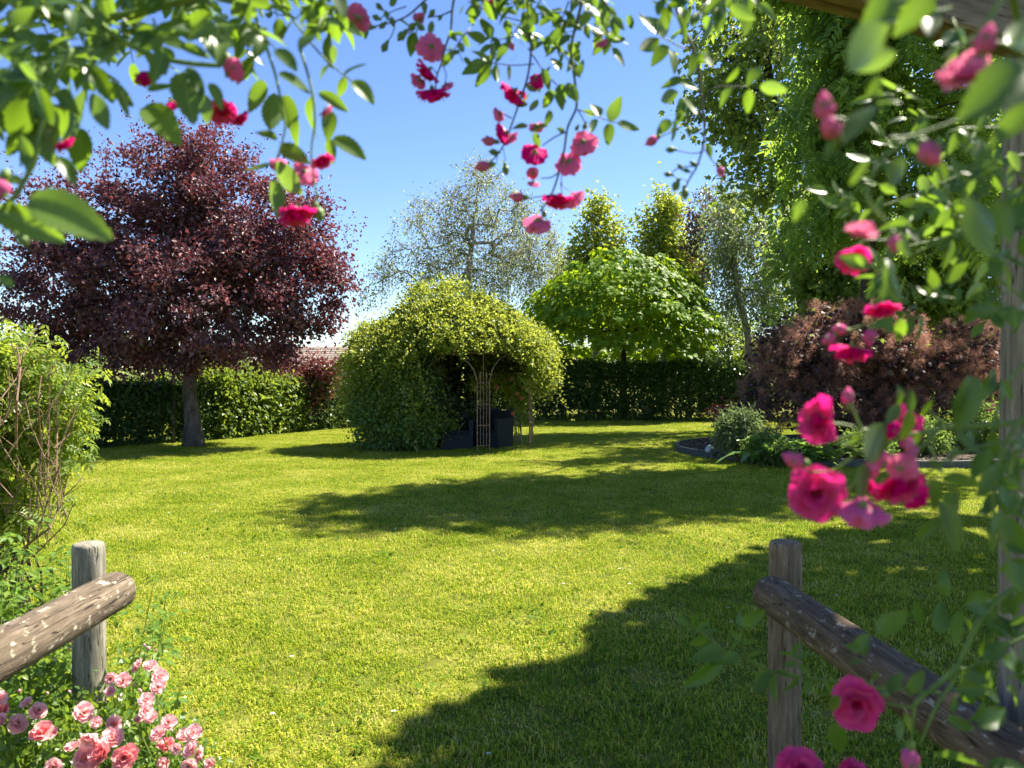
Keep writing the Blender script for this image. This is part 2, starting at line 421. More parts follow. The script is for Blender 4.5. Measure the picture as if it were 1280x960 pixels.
# ------------------------------------------------------------------ purple plum
def plum():
    lm = leafmat('plum_leaf', [(0, (.050, .032, .048)), (.5, (.115, .068, .088)), (.8, (.20, .12, .14)), (1, (.28, .08, .08))], (.24, .04, .045), .31, .5, spec=.35, clump=.30, clumpcol=(.20, .04, .045))
    D = 16.8; b = G(242, 558)
    blobs = [pxblob(235, 262, 112, 92, D, 1.7), pxblob(120, 290, 92, 78, D, 1.5, -.3), pxblob(52, 352, 82, 76, D, 1.4), pxblob(335, 300, 92, 82, D, 1.5, .2),
             pxblob(402, 345, 50, 48, D, .9, .3), pxblob(238, 370, 150, 84, D, 2.0, -.4), pxblob(120, 415, 92, 62, D, 1.5), pxblob(322, 408, 82, 58, D, 1.3, .2),
             pxblob(240, 330, 130, 90, D, 1.6, 1.6), pxblob(215, 445, 60, 30, D, 1.0), pxblob(255, 195, 52, 32, D, .7), pxblob(375, 402, 44, 30, D, .6), pxblob(62, 440, 44, 36, D, .7)]
    tr = [b, b + [-.02, 0, .6], b + [-.10, .02, 1.2], b + [-.05, .05, 1.9], b + [.0, .1, 2.8], b + [.05, .1, 3.7]]
    # spiky shoots on the outline
    q, o = blob_points(blobs[:5] + [blobs[10]], 300, 40)
    k = o[:, 2] > -.1; q, o = q[k], o[k]
    sh = []
    for a, d in zip(q, o):
        m = 9; u = np.linspace(0, rng.uniform(.3, .95), m); dd = nrm(d * .7 + np.array([0, 0, .8]) + rng.normal(size=3) * .25)
        sh.append(a + dd * u[:, None] + rng.normal(size=(m, 3)) * .035)
    sh = np.concatenate(sh); sh = np.repeat(sh, 2, 0) + rng.normal(size=(len(sh) * 2, 3)) * .03
    ex = scatter(T_fold(.3), sh, rand_dir(len(sh)), rand_dir(len(sh)) + [0, 0, .5], .075)
    tree('plum_tree', 'large dark purple leaved plum tree with a dome shaped crown', None, tr, .17, blobs, 640, 130, (.18, .18, .14),
         T_fold(.32), .094, lm, M_BARK, .010, 2.3, extra=ex, twigs=500)
    # the small purple tree to its right, two thin pale stems
    D = 21.5; b = G(362, 538); lm2 = leafmat('plum_leaf_red', [(0, (.05, .026, .028)), (.5, (.11, .050, .046)), (1, (.22, .10, .08))], (.36, .10, .08), .38, .4)
    blobs = [pxblob(378, 470, 42, 36, D, .8), pxblob(350, 480, 30, 28, D, .6), pxblob(405, 462, 24, 22, D, .5), pxblob(375, 500, 30, 16, D, .5)]
    t = tree('small_plum_tree', 'small red purple tree on thin pale stems beside the hedge', None,
             [b, b + [.02, 0, .3], b + [.0, 0, .55]], .045, blobs, 130, 60, (.15, .15, .12), T_fold(.3), .085, lm2, M_TWIGP, .008, 2.5)
    mb = MB(); mb.tube([b + [.22, .05, -.05], b + [.26, .05, .3], b + [.34, .05, .7]], [.035, .03, .025], 7, noise=.05); mb.build('trunk', M_TWIGP, t, True)

# ------------------------------------------------------------------ globe catalpa
def catalpa():
    lm = leafmat('catalpa_leaf', [(0, (.055, .125, .008)), (.5, (.10, .19, .012)), (1, (.17, .255, .02))], (.47, .64, .02), .45, .5, spec=.15)
    D = 27.2; b = P(779, 480, D); b[2] = 0
    C = P(776, 412, D); R = np.array([3.16, 2.9, 2.45])
    pts, out = [], []
    # shingled layers of leaf pads over a dome
    for k in range(12):
        el = math.radians(-16 + 104 * (k / 11) ** .9); n = max(1, int(23 * math.cos(el)))
        for j in range(n):
            a = 2 * PI * (j + rng.random() * .7) / n + k * .4; e = el + rng.normal() * (.13 if k < 2 else .045)
            ch = max(0.0, math.cos(e)) ** .86; d = np.array([math.cos(a) * ch, math.sin(a) * ch, math.sin(e)])
            rr = 1 + rng.normal() * .06 + .03 * math.sin(3 * a + 1) * math.cos(el) + .03 * math.sin(5 * a + 2 * e)
            p = C + d * R * rr
            if rng.random() < .06: continue
            pts.append(p); out.append(nrm(d / R))
    pts, out = np.array(pts), np.array(out)
    n = 74
    c = np.repeat(pts, n, 0); o = np.repeat(out, n, 0); N = len(c)
    oh = nrm(o * [1, 1, .0] + 1e-3); th = rng.uniform(0, 2 * PI, N); rr = np.sqrt(rng.random(N)) * .55 * np.repeat(rng.uniform(.7, 1.15, len(pts)), n)
    tang = np.c_[-oh[:, 1], oh[:, 0], np.zeros(N)]
    off = oh * (rr * np.cos(th))[:, None] * .9 + tang * (rr * np.sin(th))[:, None] + np.array([0, 0, 1.0]) * (.22 - .85 * rr ** 1.6 - .14 * rng.random(N))[:, None]
    pos = c + off - o * .12
    xd = nrm(off * [1, 1, .2] + oh * .25 + rng.normal(size=(N, 3)) * .2) + np.array([0, 0, -.55])
    nd = np.array([0, 0, 1.0]) + oh * .75 + rng.normal(size=(N, 3)) * .34
    ex = scatter(T_ovate(.44, .05, .2), pos, xd, nd, .185 * (1 + .28 * rng.normal(size=N)).clip(.5, 1.4))
    blobs = [(C + [0, 0, .1], (2.3, 2.2, 1.5))]
    tree('catalpa_tree', 'bright green globe catalpa tree clipped to a dome above the hedge', None,
         [b, b + [0, 0, .9], b + [.03, 0, 1.7], b + [0, 0, 2.3]], .17, blobs, 160, 14, (.35, .35, .2), T_ovate(.44), .22, lm, M_BARKD, .016, 3, extra=ex, zmin=C[2] - .1)

# ------------------------------------------------------------------ birches and the pale trees behind
def back_trees():
    bm_ = leafmat('birch_leaf', [(0, (.08, .115, .045)), (.6, (.14, .175, .075)), (1, (.25, .27, .13))], (.42, .48, .14), .45, .4, spec=.5)
    D = 31.0; b = P(583, 492, D); b[2] = 0
    blobs = [pxblob(592, 250, 46, 50, D, 1.6), pxblob(545, 292, 56, 46, D, 1.8), pxblob(650, 300, 52, 52, D, 1.8), pxblob(590, 345, 90, 44, D, 2.2),
             pxblob(486, 342, 30, 34, D, 1.1), pxblob(676, 342, 30, 40, D, 1.2), pxblob(600, 215, 26, 22, D, .8), pxblob(466, 366, 16, 18, D, .6), pxblob(520, 268, 22, 20, D, .7), pxblob(655, 252, 26, 22, D, .8)]
    tree('birch_tree', 'airy pale birch tree with open crown rising behind the arbour', None,
         [b, b + [0, 0, 2], b + [.05, 0, 4], b + [.1, 0, 5.6], b + [.3, 0, 7.5]], .16, blobs, 440, 50, (.24, .24, .34), T_fold(.34), .085, bm_, M_BIRCH, .013, 2.3,
         up=.2, outw=.2, rnd=1, droop=.9, shift=(0, 0, -.25), twigs=2400, bend=.05)
    ym = leafmat('yellow_green_leaf', [(0, (.12, .18, .02)), (.6, (.21, .27, .03)), (1, (.30, .34, .05))], (.60, .66, .06), .42, .45)
    D = 38.0
    for k, (cx, top, wd, lab) in enumerate([(745, 237, 44, 'yellow green columnar tree above the left side of the globe catalpa'),
                                           (830, 229, 38, 'yellow green columnar tree above the right side of the globe catalpa')]):
        b = P(cx, 480, D); b[2] = 0
        sg = 1 if k == 0 else -1
        blobs = [pxblob(cx + 4, top + 16, wd * .20, 20, D, .5), pxblob(cx - 4 * sg, top + 46, wd * .48, 26, D, .9), pxblob(cx + 10 * sg, top + 78, wd * .55, 26, D, 1.1), pxblob(cx - 20 * sg, top + 86, wd * .42, 20, D, .9), pxblob(cx, top + 125, wd * 1.0, 44, D, 1.6),
                 pxblob(cx - 34 * sg, top + 110, wd * .4, 28, D, .8), pxblob(cx + 26 * sg, top + 52, wd * .22, 14, D, .4)]
        tree('columnar_tree', lab, 'yellow green columnar trees', [b, b + [0, 0, 2.5], b + [0, 0, 5], b + [.05, 0, 7.5], b + [0, 0, 9]], .16, blobs, 260, 42, (.30, .30, .26), T_fold(.4), .17, ym, M_BARK, .014, 2.6, bend=.1)
    D = 28.0; b = P(936, 480, D); b[2] = 0
    wm = leafmat('weeping_birch_leaf', [(0, (.08, .125, .05)), (.6, (.14, .19, .075)), (1, (.24, .28, .12))], (.42, .52, .14), .46, .4, spec=.5)
    blobs = [pxblob(925, 268, 46, 48, D, 1.6), pxblob(900, 308, 34, 50, D, 1.2), pxblob(955, 310, 48, 56, D, 1.7), pxblob(930, 360, 56, 40, D, 1.6), pxblob(985, 350, 40, 56, D, 1.4), pxblob(905, 240, 28, 28, D, .8)]
    tree('weeping_birch_tree', 'grey green weeping birch with hanging twigs behind the smoke bush', None,
         [b, b + [.05, 0, 1.6], b + [-.05, 0, 3.0], b + [-.45, 0, 4.6], b + [-.6, 0, 6.6]], .15, blobs, 300, 52, (.17, .17, .36), T_fold(.34), .095, wm, M_BIRCH, .014, 2.2,
         up=.1, outw=.2, rnd=1, droop=1.2, shift=(0, 0, -.45), twigs=900)
    # dark copper foliage peeping out between the columnar tree and the birch
    D = 33.0; b = P(878, 480, D); b[2] = 0
    cm = leafmat('copper_leaf', [(0, (.035, .03, .02)), (.6, (.07, .05, .035)), (1, (.11, .085, .05))], (.2, .12, .05), .35)
    tree('copper_tree', 'dark bronze leaved tree between the columnar tree and weeping birch', None, [b, b + [0, 0, 3], b + [0, 0, 6]], .14,
         [pxblob(880, 262, 26, 30, D, 1), pxblob(873, 318, 22, 40, D, 1), pxblob(888, 290, 20, 40, D, 1)], 64, 44, (.22, .22, .22), T_fold(.36), .13, cm, M_BARKD)
    # bushes beyond the hedges
    bl = leafmat('bush_leaf', [(0, (.07, .12, .015)), (.6, (.13, .19, .02)), (1, (.19, .24, .04))], (.42, .52, .05), .42)
    dk = leafmat('bush_leaf_dark', [(0, (.06, .10, .028)), (.6, (.11, .16, .042)), (1, (.17, .21, .07))], (.38, .5, .08), .42)
    for k, (x, y, rx, ry, D, m_, lab) in enumerate([
            (300, 478, 42, 26, 27, bl, 'lit yellow green bush behind the hedge right of the plum trunk'),
            (200, 478, 40, 20, 26, bl, 'light green bush behind the hedge left of the plum trunk'),
            (265, 468, 26, 30, 33, dk, 'green bush far behind the plum trunk'),
            (905, 420, 34, 42, 36, dk, 'grey green bush below the weeping birch beyond the hedge'),
            (938, 440, 20, 22, 30, bl, 'bright bush at the hedge end beside the smoke bush'),
            (720, 440, 40, 30, 40, dk, 'dark bush under the columnar tree behind the catalpa'),
            (830, 425, 50, 40, 42, dk, 'dark bush behind the right half of the catalpa'),
            (1010, 420, 60, 60, 27, dk, 'dense green bush behind the smoke bush'),
            (1110, 430, 70, 60, 26, dk, 'dense bush behind the right half of the smoke bush'),
            (1220, 440, 70, 70, 25, dk, 'dense bush beside the wooden post at the far right'),
            (60, 470, 60, 40, 24, dk, 'dark bush behind the hedge at the far left')]):
        c = P(x, y, D); b = np.array([c[0], c[1], 0.0])
        h = max(c[2], .8)
        tree('bush', lab, 'bushes beyond the hedges', [b, b + [0, 0, h * .4], b + [.03, 0, h * .7]], .06,
             [(c, (rx / F * D, .9, ry / F * D)), (c + [rx / F * D * .5, 0, -.3], (rx / F * D * .7, .8, ry / F * D)), (np.array([c[0], c[1], h * .45]), (rx / F * D * .9, .8, h * .45))],
             int(60 + rx * ry / 14), 34, (.2, .2, .16), T_fold(.38), .12, m_, M_BARKD, .010, 2.4, cat='bush', trunk_sides=7)
    # far wood line
    V = []
    dm = leafmat('far_leaf', [(0, (.05, .075, .03)), (1, (.10, .13, .05))], (.2, .26, .07), .3)
    n = 5200; x = rng.uniform(-110, 110, n); y = 95 + rng.uniform(-6, 14, n)
    top = 3.4 + 1.4 * np.sin(x * .11) + .9 * np.sin(x * .37 + 1) + .5 * np.sin(x * .9)
    z = top * np.sqrt(rng.random(n))
    c = np.c_[x, y, z]
    Vf = cluster_leaves(c, np.tile([0, -1.0, .3], (n, 1)), 8, (.5, .5, .4), T_fold(.4), .6, .6, .5, .6)
    meta(link('woods', mesh('woods', *Vf, dm)), 'low line of distant trees far beyond the garden hedge', 'woods', kind='stuff')

# ------------------------------------------------------------------ tall trees on the right
def right_trees():
    # star leaved tree, sparse, in front of the sky
    m1 = leafmat('lobed_leaf', [(0, (.06, .11, .03)), (.6, (.10, .165, .04)), (.9, (.15, .21, .05)), (1, (.26, .31, .05))], (.46, .58, .08), .46, .4)
    D = 22.0; b = np.array([9.0, 22.5, 0])
    blobs = [pxblob(925, 60, 62, 72, D, 1.8), pxblob(900, 128, 56, 48, D, 1.5), pxblob(945, 172, 42, 50, D, 1.4), pxblob(985, 60, 70, 90, D, 1.8), pxblob(935, 232, 30, 42, D, 1.0), pxblob(900, -60, 70, 60, D, 1.8), pxblob(1010, 200, 60, 90, D, 1.4)]
    tree('maple_tree', 'tall tree with small lobed leaves against the sky at the upper right', None,
         [b, b + [-.2, 0, 2], b + [-.7, 0, 4.5], b + [-1.2, -.2, 7], b + [-1.8, -.3, 11]], .24, blobs, 330, 28, (.27, .27, .24), T_lobed(), .15, m1, M_BARKD, .014, 2.4, rnd=.8, droop=.5)
    D = 18.5; b = np.array([9.3, 19.0, 0])
    m3 = leafmat('lobed_leaf_mid', [(0, (.06, .12, .032)), (.6, (.11, .19, .045)), (.92, (.16, .24, .055)), (1, (.32, .36, .08))], (.46, .62, .10), .46, .4)
    blobs = [pxblob(1020, 310, 56, 62, D, 1.6), pxblob(1085, 330, 70, 66, D, 1.6), pxblob(1170, 330, 80, 80, D, 1.7), pxblob(1250, 300, 60, 100, D, 1.6), pxblob(1050, 385, 80, 34, D, 1.3), pxblob(1180, 392, 90, 42, D, 1.3), pxblob(1260, 200, 80, 100, D, 1.6)]
    tree('low_maple_tree', 'mid green maple with low branches above the smoke bush', None,
         [b, b + [0, 0, 1.2], b + [0, 0, 2.6], b + [.1, 0, 4.2]], .16, blobs, 520, 46, (.22, .22, .17), T_lobed(), .13, m3, M_BARKD, .012, 2.4, rnd=.8, droop=.5)
    # walnut like tree: long drooping compound leaves, casts the dappled shade on the lawn
    m2 = leafmat('compound_leaf', [(0, (.045, .10, .022)), (.6, (.085, .16, .03)), (1, (.14, .22, .04))], (.46, .68, .07), .47, .4)
    D = 13.4; b = np.array([7.6, 16.6, 0])
    blobs = [pxblob(1015, 200, 58, 58, D, 1.1), pxblob(1070, 110, 84, 80, D, 1.4), pxblob(1140, 230, 110, 52, D, 1.3), pxblob(1225, 140, 105, 86, D, 1.5), pxblob(1095, 10, 94, 76, D, 1.5),
             pxblob(1040, -90, 100, 76, D, 1.7), pxblob(1140, -120, 120, 100, D, 1.9), pxblob(1270, -40, 110, 110, D, 1.7), pxblob(1090, -230, 110, 76, D, 1.7), pxblob(1020, 262, 30, 24, D, .6), pxblob(1165, 285, 66, 24, D, .8),
             pxblob(985, -20, 50, 46, D, 1.2), pxblob(1070, 120, 70, 56, 18.2, 1.1), pxblob(1020, 60, 44, 50, 17.2, .9), pxblob(945, -185, 42, 46, 12.6, .8), pxblob(965, -105, 55, 50, 12.8, 1.0)]
    tree('walnut_tree', 'large tree with long drooping compound leaves at the upper right', None,
         [b, b + [-.1, -.3, 2], b + [-.3, -1.0, 4], b + [-.5, -1.9, 6], b + [-.8, -2.5, 8.5], b + [-.9, -2.7, 10.5]], .26, blobs, 325, 23, (.28, .28, .24), T_pinnate(4, .40, .085, .55), .36, m2, M_BARKD, .014, 2.6,
         up=.7, outw=.35, rnd=.35, droop=.55)
    # dense tree just outside the frame at the right: its shade covers the near right corner
    m4 = leafmat('shade_leaf', [(0, (.03, .07, .014)), (1, (.10, .16, .03))], (.70, .78, .20), .74)
    edge = [(-.75, 2.0), (-.42, 3.2), (.03, 3.85), (.45, 4.5), (1.0, 5.3), (1.64, 6.1), (2.3, 6.9), (3.2, 7.7), (4.1, 8.25), (5.3, 8.45), (6.6, 8.3), (8, 7.6)]
    h = 7.2; sx, sy = .6 * h, .38 * h; E = np.array(edge) + [sx, sy]; cen = np.array([9.2, 5.2])
    n = 3300; a = rng.random(n); k = rng.integers(0, len(E) - 1, n); e = E[k] + (E[k + 1] - E[k]) * a[:, None]
    u = rng.random(n) ** .55; xy = cen + (e - cen) * u[:, None] * (1 + .03 * rng.normal(size=n)[:, None] * 0)
    z = h + (1 - u) * rng.uniform(-.6, 2.6, n) + rng.normal(size=n) * .16
    # keep the shadow edge where it is by shifting xy with height
    xy = xy + np.c_[.6 * (z - h), .38 * (z - h)]
    b2 = rng.uniform(0, 1, (2000, 1)); th = rng.uniform(PI * .62, 2 * PI, (2000, 1)); rr = np.sqrt(b2)
    xy2 = np.array([8.8, 4.6]) + np.c_[rr * 4.75 * np.cos(th), rr * 4.4 * np.sin(th)]
    th3 = rng.uniform(0, 2 * PI, 210); r3 = np.sqrt(rng.random(210)); xy2 = np.concatenate([xy2, np.c_[4.75 + 1.25 * r3 * np.cos(th3), 2.1 + 1.5 * r3 * np.sin(th3)]]); z2 = h + rng.uniform(-.3, 1.8, len(xy2)); xy2 = xy2 + np.c_[.6 * (z2 - h), .38 * (z2 - h)]; c = np.concatenate([np.c_[xy, z], np.c_[xy2, z2]])  # unseen crown lobe added to put the right-hand roses in shade
    N = len(c)
    ex = scatter(T_ovate(.42), c, rand_dir(N) * [1, 1, .3], rng.normal(size=(N, 3)) * .45 + SUN, .34)
    b = np.array([9.4, 5.4, 0.0])
    tree('shade_tree', 'broad tree right of the frame whose shade covers the near lawn', None,
         [b, b + [0, 0, 2.5], b + [-.1, .1, 5], b + [-.1, .1, 7.2]], .3, [(np.array([8.9, 5.6, 8.3]), (3.0, 2.8, 1.0))], 120, 30, (.35, .35, .3), T_ovate(.42), .3, m4, M_BARKD, .02, extra=ex)

# ------------------------------------------------------------------ hedges
def hedge(name, label, A, B, hgt, dep, n, lm, size, gap=.5, posts=()):
    A = np.array([*A, 0.0]); B = np.array([*B, 0.0]); Ln = np.linalg.norm(B - A); t = (B - A) / Ln; nb = np.array([t[1], -t[0], 0])
    if nb[1] > 0: nb = -nb                                   # towards the camera
    root = empty(name, (A + B) / 2, label, 'hedge')
    # clumpy clusters over front face, back face and top
    nc = n // 16
    s = rng.random(nc) * Ln; wch = rng.random(nc)
    hh = hgt * (1 + .02 * np.sin(s * 1.7) + .015 * np.sin(s * 4.1))
    z = np.where(wch < .34, hh - np.abs(rng.normal(size=nc)) * .05, (rng.random(nc) ** (1 - gap * .35)) * hh)
    off = np.where(wch < .34, rng.uniform(-.5, .5, nc) * dep, np.where(wch < .74, .5 * dep, -.5 * dep) + rng.normal(size=nc) * .05)
    c = A + t * s[:, None] + nb * off[:, None] + np.array([0, 0, 1.0]) * z[:, None]
    out = np.where((wch < .34)[:, None], np.array([0, 0, 1.0]), np.where((wch < .74)[:, None], nb, -nb))
    V, Fc = cluster_leaves(c, out, 16, (.11, .11, .09), T_fold(.36), size, .5, .6, .6, .3)
    link('foliage', mesh('foliage', V, Fc, lm), root)
    # stems
    mb = MB()
    for k in range(int(Ln / .32)):
        a = A + t * (k + rng.random()) * .32 + nb * rng.normal() * .08
        for q in range(3):
            d = t * rng.normal() * .28 + nb * rng.normal() * .16
            mb.tube([a + [0, 0, -.05], a + d * .35 + [0, 0, hgt * .4], a + d + [0, 0, hgt * .85]], [.022, .014, .006], 5)
    mb.build('stems', M_TWIG, root)
    for sx in posts:
        a = A + t * sx + nb * (dep * .5 + .1); mb = MB(); mb.tube([a + [0, 0, -.1], a + [0, 0, hgt * .98]], .045, 8, noise=.03); mb.build('post', M_BARK, root, True)
    return root
def hedges():
    hm = leafmat('hedge_leaf', [(0, (.025, .055, .014)), (.6, (.05, .095, .02)), (.93, (.08, .13, .03)), (1, (.15, .19, .06))], (.22, .34, .05), .34, .38)
    hy = leafmat('hedge_leaf_bright', [(0, (.04, .08, .014)), (.6, (.08, .135, .02)), (1, (.17, .22, .04))], (.42, .54, .05), .42, .4)
    a = G(60, 566); b = G(236, 552); c = G(352, 541)
    hedge('hedge', 'dark clipped hedge behind the plum tree trunk at the left', (a[0] - 2.2, a[1] - 1.6), (b[0], b[1] + .6), 1.22, .75, 34000, hm, .085, posts=(5.3,))
    hedge('hedge', 'leafier light green hedge stretch right of the plum trunk', (b[0] + .1, b[1] + .7), (c[0], c[1] + .6), 1.42, .8, 26000, hy, .105, posts=(3.7,))
    hedge('hedge', 'dark hedge stretch behind the small purple tree', (c[0] + .05, c[1] + .65), (-2.6, 26.2), 1.3, .8, 20000, hm, .09)
    hedge('hedge', 'tall dark clipped hedge under the catalpa at the centre right', (-2.4, 26.2), (8.6, 25.9), 1.82, .9, 66000, hm, .09, gap=.9)

# ------------------------------------------------------------------ house beyond the hedge
def house():
    root = empty('house', (-9.5, 48, 0), 'low pale house with a grey brown tiled roof beyond the hedge', 'house')
    wl = plain('render_wall', (.55, .52, .46), .9); rf = noisemat('roof_tile', [(.3, (.16, .13, .11)), (.7, (.30, .25, .21))], 6, 4, .85, .4); gl = plain('house_glass', (.03, .04, .05), .1)
    fr = plain('house_frame', (.7, .7, .68), .5)
    x0, x1, y0, y1, hz = -15.0, -6.0, 45, 51, 2.2
    mb = MB(); mb.box((x0, y0, -.1), (x1, y1, hz)); mb.build('wall', wl, root)
    # roof courses of tiles: stepped courses on both slopes
    mb = MB(); n = 9
    for s in (-1, 1):
        for k in range(n):
            u0, u1 = k / n, (k + 1) / n; ye = (y0 - .4) if s < 0 else (y1 + .4); ym = (y0 + y1) / 2
            ya, yb = ye + (ym - ye) * u0, ye + (ym - ye) * u1; za, zb = hz - .05 + 1.05 * u0, hz - .05 + 1.05 * u1
            V = [(x0 - .3, ya, za), (x1 + .3, ya, za), (x1 + .3, yb, zb), (x0 - .3, yb, zb), (x0 - .3, ya, za + .06), (x1 + .3, ya, za + .06), (x1 + .3, yb, zb + .02), (x0 - .3, yb, zb + .02)]
            mb.add(V, [(3, 2, 1, 0), (4, 5, 6, 7), (0, 1, 5, 4), (1, 2, 6, 5), (2, 3, 7, 6), (3, 0, 4, 7)])
    roof = mb.build('roof', rf, root)
    mb = MB(); mb.box((-8.2, 48.3, hz + .6), (-7.7, 48.8, hz + 1.35)); mb.build('chimney', wl, roof)
    for x in (-13.4, -11.2, -8.6):
        mb = MB(); mb.box((x, y0 - .06, .9), (x + 1.0, y0 - .01, 1.9)); wi = mb.build('window', fr, root)
        mb = MB(); mb.box((x + .07, y0 - .08, .97), (x + .93, y0 - .055, 1.83)); mb.build('pane', gl, wi)

# ------------------------------------------------------------------ arbour and what grows on it
GC = np.array([-.87, 16.75, 0.0]); GR = 1.33; GA0 = math.radians(-77)
def arbour():
    root = empty('garden_arbour', GC, 'rusty metal garden arbour with lattice posts under the climber', 'arbour')
    im = noisemat('rusty_iron', [(.3, (.10, .06, .04)), (.6, (.22, .15, .10)), (.8, (.32, .24, .18))], 20, 4, .7, .3)
    V = [GC + GR * np.array([math.cos(GA0 + k * PI / 3), math.sin(GA0 + k * PI / 3), 0]) for k in range(6)]
    HS, HR = 1.42, 2.0
    for k in range(6):
        p = V[k]; o = nrm(p - GC); t = np.array([-o[1], o[0], 0]); mb = MB()
        for s in (-1, 1): mb.tube([p + t * s * .125 + [0, 0, -.05], p + t * s * .125 + [0, 0, HS]], .013, 6)
        for s in (-.5, 0, .5):
            mb.tube([p + t * s * .125 + [0, 0, .14], p + t * s * .125 + [0, 0, HR if s == 0 else 1.5]], .008, 5)
            if s: 
                for q, r in ((1.5, .008), (1.53, .024), (1.57, .012), (1.62, .002)): pass
                mb.tube([p + t * s * .125 + [0, 0, z] for z in (1.49, 1.53, 1.58, 1.63)], [.008, .026, .014, .002], 6)
        for z in (.14, .55, .97, 1.40): mb.tube([p - t * .125 + [0, 0, z], p + t * .125 + [0, 0, z]], .010, 5)
        mb.build('lattice_post', im, root)
        q = V[(k + 1) % 6]; o2 = nrm(q - GC); t2 = np.array([-o2[1], o2[0], 0]); a, b = p + t * .125, q - t2 * .125
        mb = MB(); u = np.linspace(0, 1, 17)
        zz = HS + (HR - HS - .02) * np.sin(u * PI) ** .55
        mb.tube(a + (b - a) * u[:, None] + np.array([0, 0, 1.0]) * zz[:, None], .013, 6, caps=False)
        mb.build('arch', im, root)
        mb = MB(); mb.tube([p + [0, 0, HR], q + [0, 0, HR]], .014, 6); mb.build('rail', im, root)
        mb = MB(); u = np.linspace(0, 1, 9); top = GC + [0, 0, 3.0]
        mb.tube(p + [0, 0, HR] + (top - p - [0, 0, HR]) * u[:, None] * [1, 1, 0] + np.array([0, 0, 1.0]) * (1.0 * np.sin(u * PI / 2))[:, None], .012, 6, caps=False); mb.build('rib', im, root)
    # small dark seats inside
    nv = noisemat('navy_weave', [(.3, (.006, .008, .013)), (.7, (.016, .022, .034))], 60, 3, .6, .4)
    dk = noisemat('navy_cushion', [(.3, (.004, .006, .012)), (.7, (.010, .014, .024))], 25, 3, .8, .2)
    for (x, y, az, lab) in ((-1.20, 16.35, math.radians(12), 'boxy dark navy garden seat under the arbour beside the climber mass'),
                            (-.42, 16.72, math.radians(-32), 'boxy dark navy garden seat behind the front lattice post, partly sunlit'),
                            (-.62, 17.45, math.radians(0), 'tall dark navy seat at the back of the arbour')):
        r = empty('armchair', (x, y, 0), lab, 'seat', 'dark seats inside the arbour'); R = rotz(az); at = (x, y, 0)
        mb = MB(); mb.box((-.33, -.30, .0), (.33, .30, .30), R=R, at=at); mb.build('base', nv, r)
        mb = MB(); mb.box((-.33, .225, .303), (.33, .33, .78), R=R, at=at); mb.build('backrest', nv, r)
        for s in (-1, 1):
            mb = MB(); x0, x1 = sorted((s * .335, s * .25)); mb.box((x0, -.31, .303), (x1, .22, .62), R=R, at=at); mb.build('arm', nv, r)
        mb = MB(); mb.box((-.245, -.29, .303), (.245, .22, .40), R=R, at=at); mb.build('cushion', dk, r)
